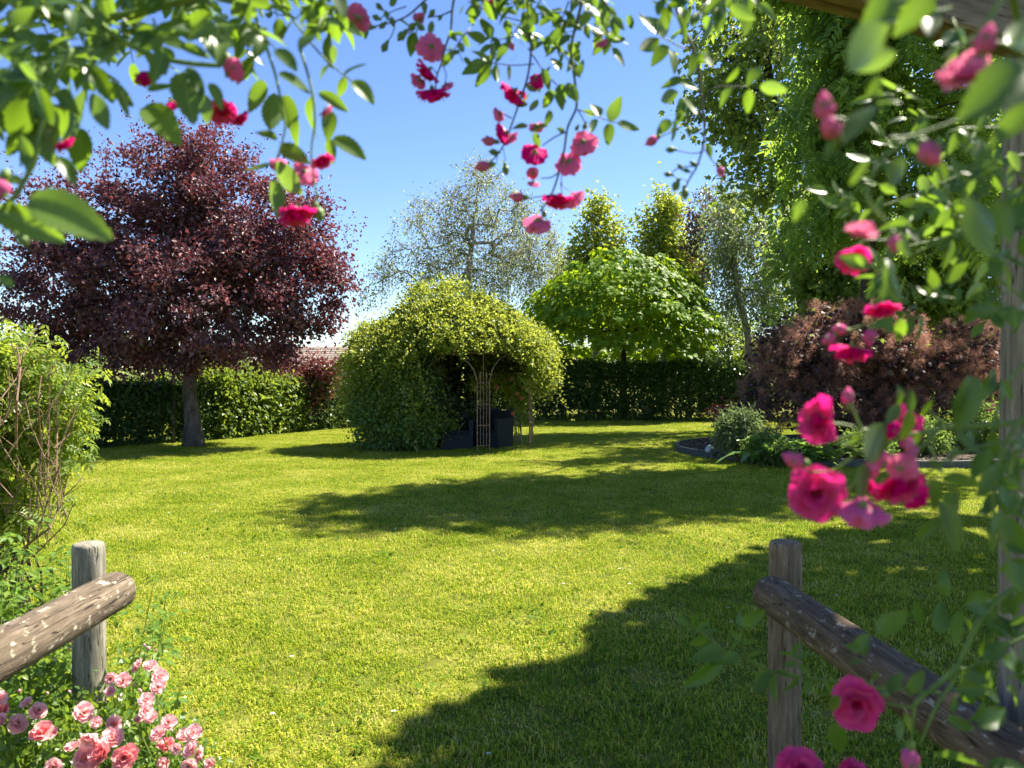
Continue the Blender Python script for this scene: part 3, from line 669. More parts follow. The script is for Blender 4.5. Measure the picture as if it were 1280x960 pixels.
def climber():
    b = GC + [-1.35, -.75, 0]
    root = empty('climbing_shrub', b, 'shaggy yellow green climbing plant covering the arbour dome', 'climber')
    lm = leafmat('climber_leaf', [(0, (.085, .15, .020)), (.5, (.145, .215, .028)), (.85, (.24, .29, .045)), (1, (.40, .42, .13))], (.56, .60, .07), .44, .42)
    C = GC + [-.30, -.05, 1.75]
    # dome shell
    def shell(C, R, n, keep):
        d = rand_dir(n); lump = .075 * np.sin(7 * d[:, :1] + 3 * d[:, 2:]) * np.cos(6 * d[:, 1:2] - 4 * d[:, 2:] + 1) + .03 * np.sin(15 * d[:, :1] + 9 * d[:, 2:]); p = np.asarray(C) + d * np.asarray(R) * (.97 + lump + .04 * rng.normal(size=(n, 1)) - .05 * rng.random((n, 1))); o = nrm(d / np.asarray(R))
        k = keep(p, o); return p[k], o[k]
    def open_front(p, o):
        a = np.degrees(np.arctan2(p[:, 1] - GC[1], p[:, 0] - GC[0]))
        low = p[:, 2] < 2.17 + .06 * np.sin(p[:, 0] * 9) - .25 * (p[:, 0] > .1) - .75 * (p[:, 1] > GC[1] + .35)
        opening = (a > -123) & (a < 100)
        fringe = (p[:, 0] > .30) & (p[:, 2] > 1.32)
        return ~(low & opening & ~fringe) & (p[:, 2] > .05)
    parts = []; shoots = []
    for Cc, R, n, kp in ((C, (1.90, 1.72, 1.36), 1500, open_front), (C, (1.80, 1.6, 1.26), 700, open_front),
                         (GC + [-.55, 0, 2.35], (1.05, 1.0, 1.17), 400, lambda p, o: p[:, 2] > 2.2),
                         (GC + [.55, -.15, 1.95], (1.18, 1.15, .82), 560, lambda p, o: open_front(p, o) & (p[:, 0] > -.9)),
                         (GC + [-1.75, -.1, 1.55], (.92, 1.15, 1.15), 620, lambda p, o: (p[:, 0] < GC[0] - .9) & (p[:, 2] > .35)),
                         (GC + [-1.45, -.2, .8], (.66, 1.1, .95), 280, lambda p, o: (p[:, 2] > .05) & (p[:, 0] < GC[0] - .75))):
        p, o = shell(Cc, R, n, kp); parts.append((p, o))
    p = np.concatenate([a for a, _ in parts]); o = np.concatenate([b_ for _, b_ in parts])
    V1 = cluster_leaves(p, o, 26, (.13, .13, .11), T_fold(.34, .08), .068, .5, .5, .7, .3)
    # shaggy shoots sticking out then arching down
    k = rng.choice(len(p), 1700); m = 12; u = np.linspace(0, 1, m)
    L_ = rng.uniform(.14, .5, len(k)) * np.where(rng.random(len(k)) < .2, 1.6, 1); dd = nrm(o[k] + rng.normal(size=(len(k), 3)) * .45 + [0, 0, .30])
    pos = p[k][:, None] + dd[:, None] * (L_[:, None] * u)[:, :, None] + np.array([0, 0, -1.0]) * (L_[:, None] * .75 * u ** 2)[:, :, None]
    pos = pos.reshape(-1, 3); pos = np.repeat(pos, 2, 0) + rng.normal(size=(len(pos) * 2, 3)) * .022
    xd = np.repeat(np.repeat(dd, m, 0), 2, 0) + rng.normal(size=pos.shape) * .7
    V2 = scatter(T_fold(.32, .08), pos, xd, rng.normal(size=pos.shape) * .6 + [0, 0, .8], .06)
    # hanging fringe over the opening
    n = 95; a = np.radians(rng.uniform(-118, 5, n)); pr = GC[None] + 1.42 * np.c_[np.cos(a), np.sin(a), np.zeros(n)] + [0, 0, 2.24]
    Lh = rng.uniform(.03, .24, n) + .42 * (pr[:, 0] > .22); u = np.linspace(0, 1, 16)
    pos = (pr[:, None] + np.array([0, 0, -1.0]) * (Lh[:, None] * u)[:, :, None] + (rng.normal(size=(n, 1, 3)) * .12 + np.c_[np.cos(a), np.sin(a), 0 * a][:, None] * .2) * u[None, :, None] * [1, 1, 0]).reshape(-1, 3)
    pos = np.repeat(pos, 2, 0) + rng.normal(size=(len(pos) * 2, 3)) * .03
    V3 = scatter(T_fold(.32, .08), pos, rng.normal(size=pos.shape) + [0, 0, -.5], rng.normal(size=pos.shape) + [0, 0, .5], .062)
    link('foliage', mesh('foliage', *join(V1, V2, V3), lm), root)
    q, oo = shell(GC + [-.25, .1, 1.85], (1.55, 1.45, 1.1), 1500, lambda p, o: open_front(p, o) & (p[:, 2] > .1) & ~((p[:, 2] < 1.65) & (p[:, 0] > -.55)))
    im_ = leafmat('inner_shade_leaf', [(0, (.020, .034, .010)), (1, (.05, .065, .02))], (.10, .14, .02), .18, .5)  # dark leaf lining added so the arbour interior looks deeply shaded
    link('inner_shade_foliage', mesh('inner_shade_foliage', *cluster_leaves(q, oo, 22, (.13, .13, .12), T_fold(.4, .08), .09, .5, .5, .7, .3), im_), root)
    # old wood inside
    mb = MB()
    for k in range(16):
        a = math.radians(rng.uniform(105, 205)); q = GC + 1.25 * np.array([math.cos(a), math.sin(a), 0]); j = rng.normal(size=(4, 3)) * .13
        mb.tube([q + [0, 0, -.05], q + j[0] + [0, 0, .6], q + j[1] * 1.3 + [.1, 0, 1.2], q * .8 + GC * .2 + j[2] + [0, 0, 1.95]], [.03, .025, .018, .01], 6, noise=.1)
    mb.build('stems', M_BARKD, root)
    # darker shrub with small white flowers at its foot
    b = G(478, 568); b[1] += .5
    r2 = empty('jasmine_shrub', b, 'dark green leafy shrub with tiny white flowers at the foot of the climber', 'shrub')
    dm = leafmat('jasmine_leaf', [(0, (.05, .11, .026)), (.6, (.095, .17, .04)), (1, (.17, .24, .07))], (.36, .54, .08), .4, .4, spec=.4)
    blobs = [(b + [.02, .25, .55], (.72, .6, .62)), (b + [.25, .3, 1.15], (.75, .55, .5)), (b + [-.30, .45, 1.05], (.45, .5, .6)), (b + [.62, .15, 1.42], (.40, .4, .28)), (b + [.62, .2, .55], (.45, .45, .55))]
    p, o = blob_points(blobs, 900, 6, .04)
    V1 = cluster_leaves(p, o, 24, (.11, .11, .09), T_fold(.36), .064, .5, .5, .6, .35)
    link('foliage', mesh('foliage', *V1, dm), r2)
    k = rng.choice(np.nonzero((p[:, 2] > .9))[0], 110); q = np.repeat(p[k] + o[k] * .08, 3, 0) + rng.normal(size=(330, 3)) * .05
    wm = leafmat('white_petal', [(0, (.55, .56, .46)), (1, (.8, .8, .72))], (.7, .7, .6), .35)
    link('blossoms', mesh('blossoms', *scatter(T_lobed(), q, rand_dir(330), rng.normal(size=(330, 3)) + [0, -.6, .5], .035), wm), r2)
    mb = MB()
    for k in range(14):
        a = b + [rng.uniform(-.5, .6), rng.uniform(.0, .5), 0]; e = a + [rng.normal() * .3, rng.normal() * .2, rng.uniform(.8, 1.6)]
        mb.tube([a + [0, 0, -.04], (a + e) / 2 + rng.normal(size=3) * .08, e], [.014, .010, .005], 5)
    mb.build('stems', M_TWIG, r2)
    # rose with coral flowers trained up the back of the arbour
    b = GC + [1.02, .50, 0]
    r3 = empty('coral_rose_bush', b, 'thin rose with coral flowers on the back posts of the arbour', 'rose bush')
    rm = leafmat('coral_rose_leaf', [(0, (.12, .18, .02)), (1, (.26, .30, .04))], (.6, .66, .06), .46)
    blobs = [(b + [.05, 0, 1.3], (.34, .25, .5)), (b + [.08, 0, .85], (.22, .2, .35)), (b + [-.25, .2, 1.3], (.3, .2, .4))]
    p, o = blob_points(blobs, 150, 2)
    link('foliage', mesh('foliage', *cluster_leaves(p, o, 12, (.07, .07, .07), T_ovate(.36), .06, .4, .4, .8), rm), r3)
    mb = MB()
    for k in range(5): mb.tube([b + [rng.normal() * .08, rng.normal() * .08, -.04], b + [rng.normal() * .12, 0, .7], b + [rng.normal() * .2, rng.normal() * .1, 1.5]], [.012, .009, .004], 5)
    mb.build('stems', M_TWIGP, r3)
    cm = leafmat('coral_petal', [(0, (.62, .16, .13)), (1, (.80, .34, .26))], (.85, .3, .2), .4)
    me = blossom_mesh(.038, cm, M_STEM, (9, 7, 4))
    for (x, y) in ((621, 484), (639, 474), (652, 498), (654, 485), (641, 517), (646, 492)):
        o_ = link('blossom', me, r3, look(P(x, y, 16.6), nrm(np.array([rng.normal() * .4, -1, .3])), 1.0)); 

# ------------------------------------------------------------------ rose pieces
M_STEM = noisemat('rose_stem', [(.3, (.07, .13, .02)), (.7, (.17, .25, .05))], 40, 3, .5, .1)
M_STEMD = noisemat('rose_stem_dark', [(.3, (.05, .055, .025)), (.7, (.12, .10, .05))], 40, 3, .5, .1)
def look(pos, axis, s=1.0, spin=None):
    z = nrm(np.asarray(axis, float)); a = nrm(np.cross(z, [.31, .52, .79])); b = np.cross(z, a)
    sp = random.uniform(0, 2 * PI) if spin is None else spin
    x = a * math.cos(sp) + b * math.sin(sp); y = np.cross(z, x)
    M = Matrix.Identity(4)
    for i in range(3): M[i][0], M[i][1], M[i][2], M[i][3] = x[i] * s, y[i] * s, z[i] * s, pos[i]
    return M
def frame(pos, x, n, s=1.0):
    x = nrm(x); z = nrm(np.asarray(n) - x * np.dot(n, x)); y = np.cross(z, x); M = Matrix.Identity(4)
    for i in range(3): M[i][0], M[i][1], M[i][2], M[i][3] = x[i] * s, y[i] * s, z[i] * s, pos[i]
    return M
def petal_grid(nu=5, nv=5, ruffle=.06, q=None):
    """petal lying along +x from the origin, cupped towards +z"""
    q = q or rng
    V = []; ph = q.uniform(0, 6)
    for i in range(nu):
        u = i / (nu - 1); wd = .50 * math.sin(min(1, u * 1.08 + .10) * PI * .62) ** .8
        if u > .85: wd *= .90
        for j in range(nv):
            v = 2 * j / (nv - 1) - 1
            x = u * (1 - .10 * v * v * u) + (.04 * math.cos(v * 3.0 + ph) if i == nu - 1 else 0)
            V.append((x, v * wd, .26 * v * v * u + .16 * u * u - (.30 * max(0, u - .72)) + ruffle * math.sin(5 * v + ph) * u * u))
    Fc = [(i * nv + j, i * nv + j + 1, (i + 1) * nv + j + 1, (i + 1) * nv + j) for i in range(nu - 1) for j in range(nv - 1)]
    return np.array(V), Fc
def petal_xf(V, az, el, size, base):
    """tilt a petal up by el (0 flat, 90 upright) about the blossom axis z and turn it to az"""
    c, s = math.cos(el), math.sin(el); R = np.array([[c, 0, -s], [0, 1, 0], [s, 0, c]])
    V = (V * size) @ R.T; V = V + [base, 0, 0]
    return V @ rotz(az).T
def calyx(mb, size, mi=0):
    z = np.linspace(-.42, .02, 5) * size; r = np.array([.03, .05, .17, .20, .12]) * size
    mb.tube(np.c_[z * 0, z * 0, z], r, 8, mi)
    for k in range(5):
        V, Fc = petal_grid(4, 3, 0); V = V * [1, .38, 1]
        mb.add(petal_xf(V, k * 2 * PI / 5 + .3, math.radians(8), size * .62, size * .1) - [0, 0, size * .05], Fc, mi)
def blossom_mesh(size, pm, gm, rings=(9, 8, 6, 4), nu=4, els=(10, 30, 52, 74), name='blossom', stamens=None):
    """a double rose, axis +z, diameter about 2*size"""
    mb = MB(); calyx(mb, size * .8, 1)
    for k, n in enumerate(rings):
        for i in range(n):
            V, Fc = petal_grid(nu, nu, .09)
            mb.add(petal_xf(V, (i + rng.normal() * .12) * 2 * PI / n + k * .4, math.radians(els[k] + rng.normal() * 7), size * (1 - .17 * k) * (1 + .08 * rng.normal()), size * .06) + [0, 0, size * .05 * k], Fc, 0)
    if stamens is not None:
        for i in range(14):
            a = rng.uniform(0, 2 * PI); d = np.array([math.cos(a) * .2, math.sin(a) * .2, .42]) * size
            mb.tube([(0, 0, .1 * size), d, d * 1.08], [size * .012, size * .012, size * .035], 4, 2)
    return mb.mesh(name, [pm, gm] + ([stamens] if stamens is not None else []), True)
def bud_mesh(size, pm, gm):
    mb = MB(); z = np.linspace(0, 1, 7); r = np.array([.12, .30, .36, .35, .29, .17, .03]) * size
    mb.tube(np.c_[.03 * size * np.sin(z * 4), 0 * z, z * size * 1.05], r, 9, 0, noise=.06)
    zz = np.linspace(-.35, .05, 4) * size; mb.tube(np.c_[zz * 0, zz * 0, zz], np.array([.06, .16, .2, .18]) * size, 8, 1)
    for k in range(5):
        V, Fc = petal_grid(4, 3, 0); V = V * [1, .42, 1]
        mb.add(petal_xf(V, k * 2 * PI / 5, math.radians(66), size * .72, size * .18), Fc, 1)
    return mb.mesh('bud', [pm, gm], True)
def petalmat(name, front, back, trans, tfac=.35, edge=None):
    """petal: deep face, paler reverse"""
    m, n, ns, L = newmat(name); g = ns.new('ShaderNodeNewGeometry')
    mx = ns.new('ShaderNodeMix'); mx.data_type = 'RGBA'; mx.inputs[6].default_value = (*front, 1); mx.inputs[7].default_value = (*back, 1)
    L.new(g.outputs['Backfacing'], mx.inputs[0])
    hs = ns.new('ShaderNodeHueSaturation'); a = ns.new('ShaderNodeMath'); a.operation = 'MULTIPLY_ADD'; a.inputs[1].default_value = .40; a.inputs[2].default_value = .80
    L.new(g.outputs['Random Per Island'], a.inputs[0]); L.new(a.outputs[0], hs.inputs['Value'])
    oi = ns.new('ShaderNodeObjectInfo'); b = ns.new('ShaderNodeMath'); b.operation = 'MULTIPLY_ADD'; b.inputs[1].default_value = -.08; b.inputs[2].default_value = 1.06
    L.new(oi.outputs['Random'], b.inputs[0]); L.new(b.outputs[0], hs.inputs['Saturation'])
    L.new(mx.outputs[2], hs.inputs['Color'])
    p = ns.new('ShaderNodeBsdfPrincipled'); p.inputs['Roughness'].default_value = .7; p.inputs['Specular IOR Level'].default_value = .06
    L.new(hs.outputs[0], p.inputs['Base Color'])
    t = ns.new('ShaderNodeBsdfTranslucent'); t.inputs[0].default_value = (*trans, 1)
    x = ns.new('ShaderNodeMixShader'); x.inputs[0].default_value = tfac; L.new(p.outputs[0], x.inputs[1]); L.new(t.outputs[0], x.inputs[2])
    o = ns.new('ShaderNodeOutputMaterial'); L.new(x.outputs[0], o.inputs[0])
    return m
PINK = petalmat('deep_pink_petal', (.68, .002, .19), (.72, .10, .27), (.82, .02, .28), .36)
PALE = petalmat('pale_pink_petal', (.74, .16, .36), (.80, .34, .48), (.88, .26, .42), .40)
YEL = plain('stamen_yellow', (.6, .42, .06), .6)

def rose_leaf_mat():
    m, n, ns, L = newmat('rose_leaf'); tc = ns.new('ShaderNodeTexCoord'); sx = ns.new('ShaderNodeSeparateXYZ'); L.new(tc.outputs['Object'], sx.inputs[0])
    ab = ns.new('ShaderNodeMath'); ab.operation = 'ABSOLUTE'; L.new(sx.outputs[1], ab.inputs[0])
    # side veins: stripes of x - 0.75|y|
    v = ns.new('ShaderNodeMath'); v.operation = 'MULTIPLY_ADD'; v.inputs[1].default_value = -.75; L.new(ab.outputs[0], v.inputs[0]); L.new(sx.outputs[0], v.inputs[2])
    s = ns.new('ShaderNodeMath'); s.operation = 'MULTIPLY'; s.inputs[1].default_value = 62; L.new(v.outputs[0], s.inputs[0])
    si = ns.new('ShaderNodeMath'); si.operation = 'SINE'; L.new(s.outputs[0], si.inputs[0])
    rp = ramp(ns, [(.0, (0, 0, 0)), (.86, (0, 0, 0)), (1, (.5, .5, .5))])
    mr = ns.new('ShaderNodeMapRange'); mr.inputs[1].default_value = -1; L.new(si.outputs[0], mr.inputs[0]); L.new(mr.outputs[0], rp.inputs[0])
    mid = ramp(ns, [(0, (.8, .8, .8)), (.02, (.6, .6, .6)), (.035, (0, 0, 0))]); L.new(ab.outputs[0], mid.inputs[0])
    mxm = ns.new('ShaderNodeMath'); mxm.operation = 'MAXIMUM'; L.new(rp.outputs[0], mxm.inputs[0]); L.new(mid.outputs[0], mxm.inputs[1])
    oi = ns.new('ShaderNodeObjectInfo'); r = ramp(ns, [(0, (.022, .062, .014)), (.45, (.04, .095, .018)), (.8, (.07, .135, .022)), (1, (.12, .19, .03))]); L.new(oi.outputs['Random'], r.inputs[0])
    g = ns.new('ShaderNodeNewGeometry'); bk = ns.new('ShaderNodeMix'); bk.data_type = 'RGBA'; L.new(g.outputs['Backfacing'], bk.inputs[0]); L.new(r.outputs[0], bk.inputs[6])
    hs = ns.new('ShaderNodeHueSaturation'); hs.inputs['Saturation'].default_value = .72; hs.inputs['Value'].default_value = 1.55; L.new(r.outputs[0], hs.inputs['Color']); L.new(hs.outputs[0], bk.inputs[7])
    vx = ns.new('ShaderNodeMix'); vx.data_type = 'RGBA'; L.new(mxm.outputs[0], vx.inputs[0]); L.new(bk.outputs[2], vx.inputs[6]); vx.inputs[7].default_value = (.14, .20, .06, 1)
    p = ns.new('ShaderNodeBsdfPrincipled'); p.inputs['Roughness'].default_value = .36; p.inputs['Specular IOR Level'].default_value = .5
    L.new(vx.outputs[2], p.inputs['Base Color'])
    bp = ns.new('ShaderNodeBump'); bp.inputs['Strength'].default_value = .10; bp.inputs['Distance'].default_value = .001; bp.invert = True
    L.new(mxm.outputs[0], bp.inputs['Height']); L.new(bp.outputs[0], p.inputs['Normal'])
    t = ns.new('ShaderNodeBsdfTranslucent'); tm = ns.new('ShaderNodeMix'); tm.data_type = 'RGBA'; tm.inputs[0].default_value = .7; L.new(vx.outputs[2], tm.inputs[6]); tm.inputs[7].default_value = (.30, .50, .02, 1)
    L.new(tm.outputs[2], t.inputs[0])
    x = ns.new('ShaderNodeMixShader'); x.inputs[0].default_value = .45; L.new(p.outputs[0], x.inputs[1]); L.new(t.outputs[0], x.inputs[2])
    o = ns.new('ShaderNodeOutputMaterial'); L.new(x.outputs[0], o.inputs[0])
    return m
M_RLEAF = rose_leaf_mat()
def leaf_mesh(wd=.30, fold=.16, curl=.2, n=16, serr=.017, twist=0.0):
    V = []; vs = (-1, -.5, 0, .5, 1)
    for i in range(n + 1):
        u = i / n; ww = wd * (math.sin(PI * u ** .82) ** .72) * (1 - .12 * u) if 0 < i < n else 0.0
        ww += serr * (1 if i % 2 else -1) if 0 < i < n else 0
        for v in vs:
            y = v * ww; z = fold * abs(y) * 1.0 - curl * u * u + .05 * math.sin(u * 7 + v) * abs(v) * wd + twist * v * ww * (u - .4)
            V.append((u, y, z))
    m = len(vs)
    Fc = [(i * m + j, (i + 1) * m + j, (i + 1) * m + j + 1, i * m + j + 1) for i in range(n) for j in range(m - 1)]
    return mesh('leaf', V, Fc, M_RLEAF, True)
LEAVES = [leaf_mesh(.25, .25, .15), leaf_mesh(.26, .4, .3, twist=.5), leaf_mesh(.24, .15, .05, twist=-.4), leaf_mesh(.28, .3, .22), leaf_mesh(.22, .6, .12, twist=.3), leaf_mesh(.25, .1, -.12)]
BLOSSOM_CORE = None
class Rose:
    """a climbing rose: stems in one part, leaves, blossoms (with petals) and buds as parts of their own"""
    def __init__(s, base, label, stem_mat=M_STEM):
        s.root = empty('climbing_rose', base, label, 'rose', 'climbing roses on the pergola'); s.mb = MB(); s.sm = stem_mat; s.nl = 0; s.extra = []
    def stem(s, pts, d, r=.002, r2=None, jit=.0):
        """pts: photo positions; d: distance, one value or one for each"""
        d = np.broadcast_to(np.asarray(d, float), (len(pts),)); w = np.array([P(x, y, k) for (x, y), k in zip(pts, d)])
        n = len(w); 
        if n > 2:   # smooth it
            u = np.linspace(0, n - 1, 4 * n); wf = np.stack([np.interp(u, range(n), w[:, k]) for k in range(3)], 1)
            for _ in range(2): wf[1:-1] = (wf[:-2] + 2 * wf[1:-1] + wf[2:]) / 4
            w = wf
        s.mb.tube(w, np.linspace(r, r2 or r * .7, len(w)), 7)
        return w
    def cane(s, start, end, r=.0022, sag=.04):
        a, e = np.asarray(start, float), np.asarray(end, float); u = np.linspace(0, 1, 9)[:, None]
        s.mb.tube(a + (e - a) * u + np.array([0, 0, -sag]) * np.sin(u * PI), np.linspace(r, r * 1.5, 9), 7)
    def leaf(s, b, t, d, tilt=None, dd=None, k=None):
        """one leaflet from base to tip in photo positions at distance d"""
        a = P(*b, d); ln = math.hypot(t[0] - b[0], t[1] - b[1]) / F * d
        e = P(*t, d + (ln * random.uniform(-.45, .45) if dd is None else dd)); x = e - a
        if tilt is None: tilt = (random.gauss(0, .45), random.choice((-1, -1, 1)) * random.uniform(.5, 1), random.uniform(.1, .9))
        s.put(a, x, np.array(tilt), np.linalg.norm(x), k)
    def put(s, a, x, n, L_, k=None):
        me = LEAVES[k] if k is not None else random.choice(LEAVES)
        if s.nl < 290:
            link('leaf', me, s.root, frame(a, x, n, L_)); s.nl += 1
        else: s.extra.append((me, frame(a, x, n, L_)))
    def compound(s, b, t, d, n=5, ll=.03, dd=0.0, wig=.25, mirror=1):
        """pinnate leaf along a rachis from b to t (photo positions)"""
        a, e = P(*b, d), P(*t, d + dd); x = nrm(e - a); L_ = np.linalg.norm(e - a)
        nrmv = nrm(np.array([random.gauss(0, .35), -random.uniform(.35, 1.0), random.uniform(.1, .9)])); side = nrm(np.cross(nrmv, x))
        s.mb.tube([a, a + x * L_ * .5 + nrmv * L_ * .05, e], [.0011, .0009, .0006], 5)
        pairs = (n - 1) // 2
        for i in range(pairs):
            u = .35 + .55 * i / max(1, pairs - .0)
            for q in (1, -1):
                if random.random() < .06: continue
                dirv = nrm(x * .55 + side * q * .9 + rng.normal(size=3) * wig)
                s.put(a + x * L_ * u, dirv, nrmv + rng.normal(size=3) * wig * 1.4, ll * random.uniform(.78, 1.05))
        s.put(e, nrm(x + rng.normal(size=3) * wig * .6), nrmv + rng.normal(size=3) * wig, ll * random.uniform(1.0, 1.2))
    def blossom(s, px, py, d, dia, axis, kind='deep', petals=True):
        """dia in photo pixels across; axis = way the flower faces (x right, y away, z up)"""
        sz = dia / F * d / 2 / .93; pm = PINK if kind == 'deep' else PALE
        c = P(px, py, d); ax = nrm(np.array(axis, float)); c = c - ax * sz * .25
        if not petals:
            return link('blossom', blossom_mesh(sz, pm, M_STEM, (8, 7, 5, 4), 4), s.root, look(c, ax, 1))
        mb = MB(); calyx(mb, sz * .8)
        for i in range(5):
            V, Fc = petal_grid(4, 4, .08); mb.add(petal_xf(V, i * 1.26 + rng.normal() * .2, math.radians(80 + rng.normal() * 6), sz * .42, sz * .05) + [0, 0, sz * .12], Fc, 1)
        bo = link('blossom', mb.mesh('blossom', [M_STEM, pm], True), s.root, look(c, ax, 1))
        for k, (n, el) in enumerate(zip((8, 7, 6), (6, 28, 52))):
            for i in range(n):
                me = PETALS[kind][rng.integers(0, 4)]
                az = (i + rng.normal() * .12) * 2 * PI / n + k * .45; e = math.radians(el + rng.normal() * 8); z = sz * (1 - .17 * k) * (1 + .07 * rng.normal())
                c_, s_ = math.cos(e), math.sin(e); R = rotz(az) @ np.array([[c_, 0, -s_], [0, 1, 0], [s_, 0, c_]])
                M = Matrix.Identity(4)
                for a_ in range(3):
                    for b_ in range(3): M[a_][b_] = R[a_][b_] * z
                off = rotz(az) @ np.array([sz * .06, 0, 0]) + [0, 0, sz * .05 * k]
                for a_ in range(3): M[a_][3] = off[a_]
                link('petal', me, bo, M)
        return bo
    def bud(s, px, py, d, dia, axis, kind='pale', green=False):
        sz = dia / F * d / .72; c = P(px, py, d); ax = nrm(np.array(axis, float))
        link('bud', bud_mesh(sz, M_STEM if green else (PINK if kind == 'deep' else PALE), M_STEM), s.root, look(c - ax * sz * .45, ax, 1))
    def done(s):
        s.mb.build('stems', s.sm, s.root, True)
        if s.extra:
            V = []; Fc = []; n = 0
            for me, M in s.extra:
                co = np.empty(len(me.vertices) * 3); me.vertices.foreach_get('co', co); co = co.reshape(-1, 3); A = np.array(M)
                V.append(co @ A[:3, :3].T + A[:3, 3]); f = np.empty(len(me.loops), np.int32); me.loops.foreach_get('vertex_index', f); Fc.append(f.reshape(-1, 4) + n); n += len(co)
            o = link('foliage', mesh('foliage', np.concatenate(V), np.concatenate(Fc), M_RLEAF, True), s.root); o['kind'] = 'stuff'
def make_petals(pm):
    r = []
    for k in range(4):
        V, Fc = petal_grid(6, 7, .08); r.append(mesh('petal', V, Fc, pm, True))
    return r
PETALS = {'deep': make_petals(PINK), 'pale': make_petals(PALE)}

# ------------------------------------------------------------------ flower bed
def bed():
    cx, cy, rx, ry = BED
    sm = noisemat('bed_soil', [(.3, (.022, .016, .011)), (.55, (.055, .040, .028)), (.75, (.15, .11, .075))], 30, 6, .95, .8, coord='Object')
    a = np.linspace(0, 2 * PI, 73)[:-1]; rim = np.c_[cx + (rx - .05) * np.cos(a), cy + (ry - .05) * np.sin(a), np.full(72, .085)]
    V = [np.array([[cx, cy, .2]])]; Fc = []
    rr = [.5, .8, 1.0]
    for k, q in enumerate(rr): V.append(np.c_[cx + (rx - .05) * q * np.cos(a), cy + (ry - .05) * q * np.sin(a), np.full(72, (.19, .15, .09)[k]) + rng.normal(size=72) * .01])
    for j in range(72): Fc.append((0, 1 + j, 1 + (j + 1) % 72))
    for k in range(2):
        for j in range(72): Fc.append((1 + k * 72 + j, 1 + (k + 1) * 72 + j, 1 + (k + 1) * 72 + (j + 1) % 72, 1 + k * 72 + (j + 1) % 72))
    meta(link('garden_soil', mesh('garden_soil', np.concatenate(V), Fc, sm, True)), kind='structure')
    em = noisemat('edging_grey', [(.3, (.045, .055, .06)), (.7, (.085, .10, .105))], 14, 4, .6, .15)
    mb = MB(); n = 120; a = np.linspace(0, 2 * PI, n + 1)[:-1]
    V = []; 
    for (q, z) in ((0, -.06), (0, .135), (-.035, .14), (-.035, -.06)): V.append(np.c_[cx + (rx + q) * np.cos(a), cy + (ry + q) * np.sin(a), z + .006 * np.sin(a * 9)])
    Fc = [(k * n + j, k * n + (j + 1) % n, ((k + 1) % 4) * n + (j + 1) % n, ((k + 1) % 4) * n + j) for k in range(4) for j in range(n)]
    mb.add(np.concatenate(V), Fc); e = mb.build('bed_edging', em, None, True)
    for p in e.data.polygons: p.use_smooth = False
    meta(e, 'curved grey edging strip round the flower bed', 'edging')
    # bark chips
    n = 2600; t = rng.uniform(0, 2 * PI, n); q = np.sqrt(rng.uniform(.25, 1, n)) * .97
    c = np.c_[cx + (rx - .06) * q * np.cos(t), cy + (ry - .06) * q * np.sin(t), .115 + .07 * (1 - q) / .5 + rng.random(n) * .02]
    cm = leafmat('bark_chip', [(0, (.05, .032, .02)), (.7, (.14, .095, .06)), (1, (.28, .21, .14))], (.1, .07, .04), .05, .9)
    meta(link('bark_mulch', mesh('bark_mulch', *scatter(T_fold(.3, .1), c, rand_dir(n) * [1, 1, .3], rng.normal(size=(n, 3)) * .5 + [0, 0, 1], .07), cm)), 'brown bark chips spread over the flower bed soil', 'mulch', kind='stuff')
    # smoke bush
    b = np.array([7.2, 15.7, .15])
    root = empty('smoke_bush', b, 'large purple brown smoke bush with fluffy plumes in the flower bed', 'shrub')
    D = 15.6
    blobs = [pxblob(1010, 448, 60, 40, D, .9, -.2), pxblob(952, 495, 20, 34, D, .5, -.3), pxblob(965, 440, 28, 24, D, .5), pxblob(1058, 425, 46, 42, D, .8), pxblob(1112, 440, 44, 34, D, .8, -.1), pxblob(1170, 456, 50, 30, D, .8), pxblob(1232, 440, 42, 34, D, .8), pxblob(1030, 505, 80, 30, D, .8, -.2),
             pxblob(1150, 505, 90, 34, D, .9), pxblob(1085, 398, 30, 20, D, .5), pxblob(1024, 402, 20, 18, D, .4), pxblob(1140, 408, 16, 14, D, .3), pxblob(1200, 418, 18, 18, D, .4), pxblob(985, 418, 14, 12, D, .3), pxblob(1060, 390, 12, 12, D, .3)]
    p, o = blob_points(blobs, 400, 1.8, .3)
    lm = leafmat('smoke_leaf', [(0, (.020, .014, .02)), (.6, (.05, .028, .036)), (.9, (.09, .045, .05)), (1, (.14, .10, .10))], (.10, .03, .035), .22, .6, spec=.3)
    link('foliage', mesh('foliage', *cluster_leaves(p, o, 22, (.17, .17, .15), T_ovate(.42), .085, .5, .4, .8), lm), root)
    gm_ = leafmat('smoke_green_leaf', [(0, (.05, .09, .02)), (1, (.13, .17, .04))], (.4, .5, .08), .4); kq = rng.choice(len(p), 34)
    link('green_leaves', mesh('green_leaves', *cluster_leaves(p[kq] + o[kq] * .12, o[kq], 16, (.15, .15, .13), T_ovate(.42), .08, .5, .4, .8), gm_), root)['kind'] = 'stuff'
    # plumes: sprays of hair fine stalks
    p2, o2 = blob_points(blobs, 1500, 6, .45); ns_ = 170
    q = []; F0 = []
